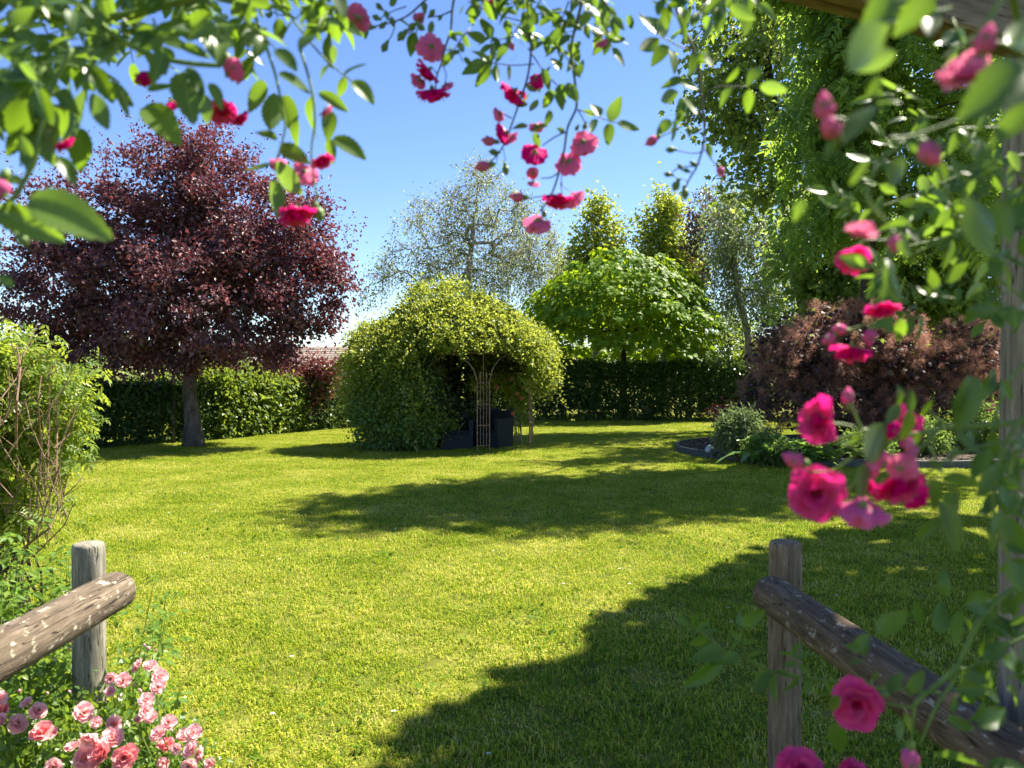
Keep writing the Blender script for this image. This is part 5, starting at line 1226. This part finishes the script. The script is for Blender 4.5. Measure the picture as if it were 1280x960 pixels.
    R.stem([(668, 80), (640, 82), (611, 78), (598, 82)], d, .0009); R.stem([(672, 30), (640, 24), (606, 12), (585, 2)], d, .0009); R.stem([(665, 40), (640, 46), (612, 52)], d, .0008)
    R.stem([(722, 137), (742, 143), (762, 152), (776, 154)], d, .0009)
    R.stem([(830, -40), (842, 4), (856, 38), (868, 62), (874, 90), (878, 130), (881, 160), (880, 180), (872, 208), (860, 226), (855, 240)], .92, .0020, .001); R.stem([(869, 66), (846, 56), (826, 46), (812, 30), (800, 16)], .92, .0009); R.stem([(877, 140), (862, 150), (846, 162), (824, 172)], .92, .0009); R.stem([(879, 190), (866, 192), (846, 188), (838, 187)], .92, .0009); R.stem([(872, 208), (852, 208), (838, 216)], .92, .0009); R.stem([(860, 226), (846, 222), (836, 218)], .92, .0007); R.stem([(880, 185), (890, 200), (900, 212)], .92, .0009); R.stem([(878, 130), (890, 108), (915, 108), (935, 108)], .92, .0008); R.stem([(876, 205), (862, 204)], .92, .0006)
    hero = [((744, 144), (729, 137)), ((749, 146), (740, 122)), ((748, 150), (733, 166)), ((762, 151), (775, 122)), ((762, 154), (760, 181)), ((772, 153), (798, 164)),
            ((610, 79), (577, 89)), ((611, 81), (598, 107)), ((621, 80), (620, 104)), ((637, 82), (636, 101)), ((609, 76), (592, 60)), ((614, 76), (617, 54)), ((607, 51), (586, 41)), ((613, 48), (602, 17)), ((625, 60), (621, 78)), ((637, 76), (648, 70)), ((580, 6), (575, 20)), ((590, 10), (590, 32)),
            ((519, 40), (511, 71)), ((527, 2), (535, 20)), ((540, 26), (538, 46)), ((548, 26), (553, 18)), ((500, 26), (516, 34)), ((562, 38), (570, 52)), ((566, 62), (560, 58)), ((575, 64), (562, 68)), ((580, 72), (590, 84)), ((452, 28), (460, 52)), ((446, 12), (440, 40)), ((488, 8), (496, -6)),
            ((668, 40), (652, 18)), ((672, 30), (660, 6)), ((690, 18), (674, 30)), ((700, 36), (688, 20)), ((665, 52), (648, 40)), ((686, 44), (682, 66)), ((664, 48), (672, 64)), ((714, 44), (696, 56)), ((726, 52), (714, 66)), ((665, 64), (680, 50)), ((700, 88), (690, 66)), ((718, 95), (730, 80)), ((708, 90), (716, 70)), ((690, 82), (678, 96)), ((678, 86), (688, 112)), ((702, 104), (700, 136)), ((708, 104), (724, 128)), ((690, 112), (680, 136)), ((666, 98), (674, 118)), ((658, 104), (670, 116)), ((688, 138), (684, 156)), ((660, 130), (644, 132)), ((660, 158), (640, 160)), ((686, 158), (662, 160)), ((696, 160), (708, 166)), ((668, 165), (674, 186)), ((672, 124), (662, 140)), ((650, 128), (664, 118)),
            ((760, 14), (756, 44)), ((748, 12), (752, 40)), ((766, 20), (772, 46)), ((776, 22), (764, 46)), ((786, 18), (790, 38)), ((760, 50), (756, 68)), ((766, 46), (785, 58)), ((735, 30), (720, 14)), ((740, 8), (726, 2)),
            ((826, 45), (801, 8)), ((826, 46), (834, 14)), ((824, 48), (797, 66)), ((834, 56), (815, 80)), ((838, 53), (854, 34)), ((836, 62), (848, 88)), ((815, 2), (829, 13)), ((858, 30), (852, 4)), ((866, 34), (872, 10)), ((856, 100), (825, 106)), ((872, 112), (852, 100)), ((848, 116), (822, 126)), ((852, 122), (850, 155)), ((855, 122), (870, 146)), ((838, 150), (822, 167)), ((842, 150), (843, 176)), ((874, 66), (862, 92)), ((872, 80), (886, 60)), ((880, 20), (892, 44)), ((900, 10), (898, 40)), ((884, 180), (890, 196))]
    for b, t in hero: R.leaf(b, t, (.92 if b[0] > 795 else d) + rng.normal() * .02)
    for b, t, dd in (((913, 6), (944, 26), .72), ((950, 108), (985, 113), .72), ((936, 112), (935, 142), .74), ((950, 84), (934, 104), .74), ((916, 108), (897, 132), .76), ((922, 84), (912, 104), .76), ((890, 84), (878, 66), .78), ((905, 70), (922, 54), .78)): R.leaf(b, t, dd)
    for k in range(20):
        x = rng.choice([rng.uniform(585, 790), rng.uniform(640, 740)]); y = rng.uniform(-50, 18); a = PI / 2 + rng.normal() * .8
        R.compound((x, y - 10), (x + 45 * math.cos(a), y - 10 + 36 * math.sin(a)), d + rng.normal() * .05, 5, rng.uniform(.022, .028), 0)
    for k in range(22):
        x = rng.uniform(585, 765); y = rng.uniform(-30, 62); a = PI / 2 + rng.normal() * 1.2
        R.compound((x, y - 10), (x + 40 * math.cos(a), y - 10 + 34 * math.sin(a)), d + rng.normal() * .06, 5, rng.uniform(.020, .027), 0)
    for k in range(9):
        x = rng.uniform(800, 960); y = rng.uniform(-60, -8); a = PI / 2 + rng.normal() * .7
        R.compound((x, y), (x + 45 * math.cos(a), y + 40 * math.sin(a)), .85 + rng.normal() * .05, 5, rng.uniform(.024, .03), 0)
    for (x, y, dia, ax, kd) in ((538, 60, 31, (-.35, .85, -.1), 'pale'), (534, 90, 30, (-.55, .15, -.6), 'deep'), (541, 117, 38, (.1, .25, -.75), 'deep'), (730, 181, 33, (.25, .75, -.5), 'pale'), (711, 205, 32, (.2, .8, -.45), 'pale'), (668, 194, 32, (-.1, .75, -.55), 'deep'), (698, 250, 33, (-.1, -.1, -1), 'deep'), (716, 249, 26, (.4, .6, -.4), 'pale'), (671, 280, 34, (-.1, .65, -.7), 'pale'), (672, 100, 26, (.4, .5, -.4), 'deep'), (641, 117, 33, (-.5, .45, -.5), 'deep'), (629, 167, 27, (-.7, .4, -.2), 'deep')):
        R.blossom(x, y, d, dia, ax, kd)
    for (x, y, dia, ax, kd) in ((523, 102, 20, (-.5, .6, -.4), 'pale'), (558, 107, 18, (.3, .5, -.7), 'pale'), (666, 216, 15, (-.1, .6, .3), 'pale'), (667, 229, 15, (-.1, .5, -.7), 'pale'), (623, 143, 18, (-.7, .5, -.2), 'pale'), (670, 158, 18, (.1, .6, -.4), 'pale'), (640, 172, 15, (.5, .5, -.4), 'pale'), (752, 54, 16, (.3, .6, -.6), 'pale'), (525, 22, 12, (-.3, .5, .6), 'pale'), (610, 4, 14, (0, .6, -.3), 'pale')):
        R.blossom(x, y, d, dia, ax, kd, False)
    for (x, y, dia, ax, kd, g) in ((647, 246, 13, (-1, 0, .1), 'pale', False), (604, 208, 14, (-.9, 0, -.2), 'pale', False), (611, 176, 12, (-.8, 0, .1), 'pale', False), (632, 212, 9, (.1, 0, -1), 'pale', True), (617, 190, 8, (-.8, 0, .1), 'pale', True), (481, 59, 9, (-.4, 0, -.8), 'pale', True), (502, 45, 10, (-.5, 0, -.6), 'pale', True), (470, 22, 7, (-.7, 0, .3), 'pale', True), (462, 34, 8, (-.9, 0, 0), 'pale', True), (483, 18, 7, (-.3, 0, .9), 'pale', True), (478, 32, 7, (-.6, 0, -.6), 'pale', True), (515, 33, 8, (.5, 0, .5), 'pale', True), (526, 34, 8, (.6, 0, -.4), 'pale', True), (520, 22, 8, (-.2, 0, .9), 'pale', False),
                                   (490, 26, 7, (-.2, 0, 1), 'pale', True), (474, 8, 7, (-.6, 0, .6), 'pale', True), (540, 16, 7, (.5, 0, .6), 'pale', True), (680, 268, 6, (.3, 0, -.8), 'pale', True), (731, 158, 6, (-.3, 0, -.9), 'pale', True), (721, 160, 5, (-.5, 0, -.8), 'pale', True), (640, 58, 7, (.2, 0, -.9), 'pale', False), (636, 50, 7, (-.2, 0, .9), 'pale', True), (720, 34, 7, (-.7, 0, .2), 'pale', True), (744, 40, 7, (.5, 0, -.6), 'pale', True)): R.bud(x, y, d, dia, ax, kd, g)
    for (x, y, dia, ax, g) in ((815, 176, 12, (-.8, 0, -.5), False), (838, 187, 8, (-1, 0, 0), True), (835, 218, 7, (-1, 0, .1), True), (866, 204, 6, (-.8, 0, .4), True), (858, 213, 6, (-.9, 0, .4), True), (845, 232, 10, (-.4, 0, -.9), True), (856, 242, 10, (.1, 0, -1), True), (901, 214, 10, (.4, 0, -.9), False), (872, 163, 6, (.6, 0, .5), True), (850, 208, 6, (-.5, 0, .8), True), (862, 164, 7, (0, 0, 1), True)): R.bud(x, y, .92, dia, ax, 'pale', g)
    for q, dd, x in (((575, -30), 1.02, .0), ((560, -30), 1.02, -.04), ((735, -30), 1.02, .16), ((655, -30), 1.02, .06), ((830, -40), .92, .26)):
        R.cane(P(*q, dd), (x, BEAM_Y(x), 2.255), sag=.0)
    R.done()
    # ---- right: shaded rose on the post
    R = Rose((1.0, 1.5, 0), 'shaded climbing rose with large pink blooms in front of the right post')
    # very near, blurred
    n_ = .37
    R.stem([(1262, -20), (1248, 6), (1224, 44), (1190, 66), (1178, 74)], .42, .0018); R.stem([(1300, 80), (1262, 58), (1225, 48), (1205, 70)], .42, .0014); R.stem([(1300, 110), (1200, 150), (1120, 178), (1060, 150), (1036, 146)], .45, .0012); R.stem([(1110, 280), (1090, 260), (1080, 240), (1100, 200), (1130, 175)], .42, .0012)
    for b, t, dd, k in (((1124, -12), (1084, 26), .38, 1), ((1165, -8), (1120, 42), .37, 0), ((1108, 28), (1050, 92), .33, 3), ((1300, 30), (1244, 62), .38, 1), ((1292, 84), (1212, 132), .36, 3), ((1300, 128), (1236, 178), .34, 0), ((1120, 64), (1060, 88), .40, 2), ((1100, 96), (1084, 122), .42, 4), ((1126, 130), (1100, 122), .42, 1), ((1092, 132), (1050, 178), .42, 2), ((1085, 200), (1066, 232), .42, 5), ((1130, 196), (1108, 236), .42, 0), ((1146, 190), (1132, 180), .42, 1), ((1046, 172), (1030, 200), .40, 4), ((1006, 250), (992, 274), .42, 1), ((1240, 300), (1222, 240), .48, 3), ((1216, 250), (1228, 320), .50, 1), ((1245, 250), (1262, 300), .5, 0), ((1112, 330), (1122, 378), .45, 4), ((1070, 320), (1080, 332), .55, 3), ((1124, 300), (1136, 322), .45, 1)): R.leaf(b, t, dd, k=k)
    for (x, y, dia, dd, ax) in ((1232, 52, 26, .40, (.1, -.3, .9)), (1031, 134, 24, .40, (-.2, -.2, .95)), (1040, 160, 25, .40, (-.3, -.3, .2)), (1163, 191, 26, .40, (.2, -.4, -.6)), (1118, 304, 16, .48, (.1, -.1, -1))): R.bud(x, y, dd, dia, ax, 'pale')
    R.blossom(1206, 92, .40, 56, (-.1, -.3, .4), 'pale'); R.blossom(1218, 78, .41, 32, (.5, .2, .7), 'pale'); R.blossom(1077, 289, .44, 38, (0, -.5, .8), 'pale')
    # mid distance twigs with rounded leaflets
    R.stem([(1300, 192), (1250, 198), (1212, 214), (1170, 232), (1120, 252), (1090, 262)], .78, .0018, .001); R.stem([(1300, 250), (1240, 268), (1200, 288), (1165, 306), (1140, 318)], .75, .0018, .001); R.stem([(1300, 150), (1240, 160), (1200, 160), (1184, 166)], .72, .0012); R.stem([(1290, 380), (1262, 360), (1240, 340), (1215, 352)], .8, .0016); R.stem([(1300, 440), (1262, 470), (1244, 520), (1236, 560)], .8, .002)
    for b, t in (((1206, 164), (1187, 186)), ((1216, 166), (1208, 190)), ((1230, 176), (1224, 202)), ((1244, 186), (1250, 206)), ((1206, 246), (1224, 220)), ((1204, 248), (1186, 268)), ((1206, 250), (1216, 268)), ((1172, 212), (1170, 234)), ((1150, 220), (1160, 244)), ((1168, 206), (1180, 190)), ((1130, 216), (1112, 224)), ((1140, 290), (1120, 270)), ((1144, 294), (1166, 280)), ((1146, 286), (1130, 300)), ((1154, 296), (1172, 280)), ((1190, 300), (1184, 336)), ((1200, 322), (1184, 332)), ((1240, 330), (1212, 352)), ((1230, 360), (1200, 370)), ((1226, 366), (1196, 384)), ((1246, 350), (1252, 330)), ((1260, 190), (1276, 214)), ((1238, 216), (1252, 240)), ((1266, 300), (1246, 276)), ((1120, 240), (1098, 230)), ((1094, 264), (1106, 244)), ((1090, 262), (1072, 280)), ((1262, 262), (1282, 240))): R.leaf(b, t, .74 + rng.normal() * .03)
    for k in range(30):
        x = rng.uniform(1060, 1270); y = rng.uniform(150, 400)
        if x < 1110 and y > 300: continue
        a = rng.uniform(0, 2 * PI); R.compound((x, y), (x + 38 * math.cos(a), y + 38 * math.sin(a)), rng.uniform(.75, 1.05), 5, rng.uniform(.018, .026), 0)
    for k in range(30):
        x = rng.uniform(1120, 1290); y = rng.uniform(110, 400); a = rng.uniform(0, 2 * PI); R.compound((x, y), (x + 38 * math.cos(a), y + 38 * math.sin(a)), rng.uniform(.55, 1.0), 5, rng.uniform(.018, .025), 0)
    for k in range(14):
        x = rng.uniform(1225, 1300); y = rng.uniform(400, 900); a = rng.uniform(0, 2 * PI); R.compound((x, y), (x + 38 * math.cos(a), y + 38 * math.sin(a)), rng.uniform(.6, .9), 5, rng.uniform(.020, .027), 0)
    for k in range(3):
        x = rng.uniform(1150, 1280); y = rng.uniform(-40, 30); a = PI / 2 + rng.normal() * .8; R.compound((x, y), (x + 50 * math.cos(a), y + 45 * math.sin(a)), rng.uniform(.45, .8), 5, rng.uniform(.020, .027), 0)
    R.stem([(1118, 310), (1108, 350), (1098, 395), (1076, 408), (1044, 416)], .7, .0012, .0008); R.stem([(1090, 330), (1100, 350), (1103, 376)], .7, .0009); R.stem([(1098, 395), (1090, 412)], .7, .0008); R.stem([(1076, 408), (1068, 424)], .7, .0008); R.stem([(1120, 312), (1170, 300), (1240, 280), (1300, 270)], .75, .0014); R.stem([(1064, 312), (1080, 300), (1110, 300)], .68, .001)
    R.blossom(1067, 325, .66, 38, (-.3, -.45, -.55)); R.blossom(1103, 386, .70, 40, (.05, -.2, -1)); R.blossom(1063, 440, .70, 44, (-.25, -.15, -1)); R.leaf((1127, 398), (1124, 428), .7, k=1)
    R.bud(1050, 412, .7, 13, (-.9, 0, .1)); R.bud(1036, 423, .7, 13, (-.8, 0, -.5)); R.bud(1088, 421, .7, 16, (-.1, -.1, -1))
    # the big cluster
    c_ = .60
    R.stem([(1300, 524), (1240, 532), (1185, 533), (1160, 540), (1118, 546), (1094, 541), (1076, 536)], c_ + .04, .0024, .0016); R.stem([(1076, 536), (1056, 531), (1032, 528)], c_, .0013); R.stem([(1076, 536), (1068, 516), (1060, 500)], c_, .0012); R.stem([(1078, 539), (1060, 545), (1046, 549), (1030, 548)], c_, .0012); R.stem([(1120, 548), (1088, 572), (1066, 560), (1042, 549)], c_, .0012); R.stem([(1160, 512), (1172, 524), (1188, 534)], c_, .0014); R.stem([(1172, 538), (1150, 560), (1136, 580), (1120, 600)], c_, .0016); R.stem([(1094, 560), (1082, 592), (1080, 626)], c_, .001); R.stem([(1082, 560), (1040, 590), (1010, 590), (998, 580)], c_, .001); R.stem([(1300, 548), (1230, 556), (1190, 570), (1160, 590)], c_ + .06, .0018); R.stem([(1082, 592), (1062, 612), (1046, 616)], c_ + .02, .001)
    R.blossom(1022, 526, c_, 54, (-.9, -.25, .1)); R.blossom(1020, 616, c_, 63, (-.2, -.95, .12)); R.blossom(1078, 640, c_ - .01, 58, (.05, .25, -.85), 'pale'); R.blossom(1122, 606, c_, 61, (.1, -.5, -.7)); R.blossom(1098, 580, c_, 34, (-.4, .5, .2), 'pale'); R.blossom(1092, 608, c_ + .02, 32, (-.5, .2, -.5)); R.blossom(1132, 532, c_ + .05, 52, (.35, -.6, .2)); R.blossom(1126, 584, c_ - .015, 34, (.3, .4, .2), 'pale'); R.blossom(1146, 622, c_ + .02, 34, (.7, -.1, -.6))
    R.bud(1060, 496, c_, 15, (0, 0, 1)); R.bud(993, 574, c_, 20, (-.8, 0, .3)); R.bud(1136, 556, c_ - .02, 13, (0, -.2, .9)); R.bud(1115, 536, c_, 18, (-.3, -.2, -.9), 'deep'); R.bud(1140, 568, c_ - .02, 14, (.4, -.1, .6)); R.bud(1091, 556, c_, 12, (-.6, 0, .4))
    for b, t, dd, k in (((1112, 532), (1073, 580), c_, 3), ((1122, 482), (1128, 508), c_, 1), ((1124, 506), (1108, 530), c_, 2), ((1140, 514), (1138, 486), c_, 4), ((1136, 512), (1133, 552), c_ - .04, 3), ((1150, 520), (1168, 500), c_, 2), ((1216, 470), (1206, 534), c_ - .05, 1), ((1196, 516), (1206, 482), c_ - .05, 4), ((1196, 540), (1224, 570), c_, 5), ((1176, 600), (1228, 600), c_ - .06, 3), ((1166, 598), (1172, 640), c_, 0), ((1194, 612), (1184, 652), c_, 1), ((1174, 626), (1200, 690), c_ - .04, 4), ((1168, 652), (1146, 676), c_, 0), ((1246, 584), (1228, 612), c_, 1), ((1250, 606), (1262, 640), c_, 5), ((1250, 640), (1240, 668), c_, 2), ((1262, 650), (1282, 690), c_, 3), ((1236, 560), (1214, 600), c_, 2), ((1160, 556), (1176, 582), c_, 0), ((1078, 546), (1062, 556), c_, 1), ((1082, 580), (1076, 622), c_, 4), ((1180, 590), (1160, 574), c_, 2), ((1234, 660), (1248, 690), c_, 1), ((1200, 560), (1180, 580), c_, 3), ((1242, 470), (1226, 500), .7, 1), ((1250, 476), (1268, 500), .7, 0), ((1236, 486), (1244, 460), .7, 2), ((1266, 540), (1284, 560), .6, 3), ((1258, 700), (1282, 740), .6, 3), ((1255, 600), (1280, 610), .55, 1), ((1240, 612), (1218, 620), .6, 4), ((1150, 540), (1140, 560), c_, 2)): R.leaf(b, t, dd, k=k)
    R.stem([(1300, 500), (1262, 540), (1244, 590), (1240, 640), (1260, 700), (1300, 720)], .62, .0018)
    # low sprays
    l_ = .76
    R.stem([(1310, 714), (1280, 726), (1244, 752), (1222, 778), (1208, 810), (1196, 836), (1172, 856), (1150, 872), (1142, 884)], l_, .0032, .0022); R.stem([(1196, 838), (1190, 856), (1176, 872), (1164, 896), (1150, 930)], l_, .002, .0014); R.stem([(1142, 884), (1120, 882), (1098, 876)], l_, .0015); R.stem([(1143, 884), (1142, 905), (1138, 938)], l_, .0014); R.stem([(1175, 866), (1140, 864), (1100, 856)], l_, .0014); R.stem([(1195, 836), (1212, 836), (1238, 822), (1270, 800), (1300, 790)], l_, .0018); R.stem([(1240, 752), (1214, 772), (1204, 778)], l_, .001)
    R.stem([(1110, 862), (1060, 854), (1020, 848), (990, 846), (960, 838), (934, 822), (905, 814), (888, 798), (872, 786), (860, 780)], .88, .0018, .0009); R.stem([(1010, 846), (1000, 836), (992, 818)], .88, .0008); R.stem([(930, 820), (928, 800), (928, 780)], .88, .0008)
    R.blossom(1071, 881, l_, 55, (-.35, -.9, .05)); R.blossom(1003, 962, l_, 48, (0, -.6, .8)); R.blossom(1070, 966, l_, 38, (.1, -.4, .9)); R.bud(1138, 949, l_, 22, (-.1, -.2, -1)); R.bud(1103, 868, l_, 10, (-.8, -.2, 0), 'pale', True)
    for b, t, k in (((1098, 794), (1133, 760), 3), ((1182, 746), (1178, 714), 1), ((1174, 792), (1178, 752), 1), ((1150, 778), (1146, 756), 2), ((1126, 744), (1146, 738), 5), ((1206, 756), (1250, 748), 3), ((1202, 764), (1190, 806), 0), ((1204, 772), (1216, 790), 4), ((1042, 902), (1052, 946), 3), ((1166, 946), (1232, 948), 3), ((1222, 908), (1264, 884), 1), ((1184, 898), (1214, 912), 5), ((1212, 832), (1206, 874), 0), ((1218, 830), (1240, 872), 3), ((1204, 860), (1218, 884), 4), ((1230, 824), (1262, 802), 2), ((1226, 820), (1234, 800), 1), ((1252, 826), (1284, 832), 3), ((1236, 956), (1284, 958), 0), ((1090, 852), (1098, 838), 2), ((1110, 866), (1128, 842), 5), ((1064, 814), (1090, 792), 2), ((1076, 820), (1088, 808), 4), ((1074, 812), (1058, 806), 1), ((1078, 826), (1062, 828), 0), ((1134, 868), (1156, 838), 2), ((1096, 866), (1080, 852), 5), ((1128, 900), (1122, 926), 0), ((1130, 892), (1142, 920), 4), ((1186, 888), (1202, 868), 1), ((1050, 870), (1034, 890), 1), ((1258, 860), (1282, 880), 1), ((1262, 780), (1284, 770), 2)): R.leaf(b, t, l_ + rng.normal() * .02, k=k)
    for b, t in (((862, 782), (842, 772)), ((866, 782), (870, 762)), ((870, 784), (888, 776)), ((868, 786), (858, 790)), ((884, 796), (862, 808)), ((888, 800), (878, 816)), ((880, 792), (894, 786)), ((904, 814), (866, 822)), ((908, 816), (884, 832)), ((902, 818), (858, 862)), ((924, 818), (896, 828)), ((926, 800), (914, 788)), ((928, 782), (956, 764)), ((926, 784), (924, 764)), ((930, 806), (944, 798)), ((934, 824), (948, 812)), ((928, 800), (912, 808)), ((926, 820), (922, 834)), ((960, 838), (944, 854)), ((964, 840), (944, 868)), ((972, 842), (966, 876)), ((996, 846), (982, 868)), ((986, 842), (970, 838)), ((992, 820), (974, 814)), ((990, 818), (998, 800)), ((994, 822), (1012, 816)), ((996, 828), (980, 832)), ((998, 832), (1014, 842)), ((1012, 848), (1008, 868)), ((1030, 850), (1044, 866)), ((1034, 852), (1050, 842)), ((1000, 848), (984, 840))): R.leaf(b, t, .88 + rng.normal() * .02)
    for q, dd, z in (((1300, 524), .64, 1.25), ((1300, 548), .66, 1.2), ((1310, 714), .76, 1.05), ((1300, 790), .76, 1.0), ((1300, 500), .62, 1.4), ((1300, 720), .62, 1.15), ((1300, 192), .78, 1.9), ((1300, 250), .75, 1.85), ((1300, 150), .72, 1.95), ((1300, 270), .75, 1.8), ((1300, 80), .42, 2.1), ((1300, 110), .45, 2.05), ((1300, 440), .8, 1.6), ((1262, -20), .42, 2.2)):
        R.cane(P(*q, dd), (1.09, 1.58, z))
    R.done()

# ------------------------------------------------------------------ build
lawn()
house()
back_trees()
plum()
catalpa()
right_trees()
hedges()
arbour()
climber()
bed()
fences()
left_plants()
roses()
# thin stems and twigs too small to tell apart count as one mass of their plant
for o in bpy.data.objects:
    if o.type == 'MESH' and o.parent and o.name.split('.')[0] in ('stems', 'twigs', 'branches', 'limbs', 'foliage', 'plumes', 'blossoms', 'inner_shade_foliage'): o['kind'] = 'stuff'
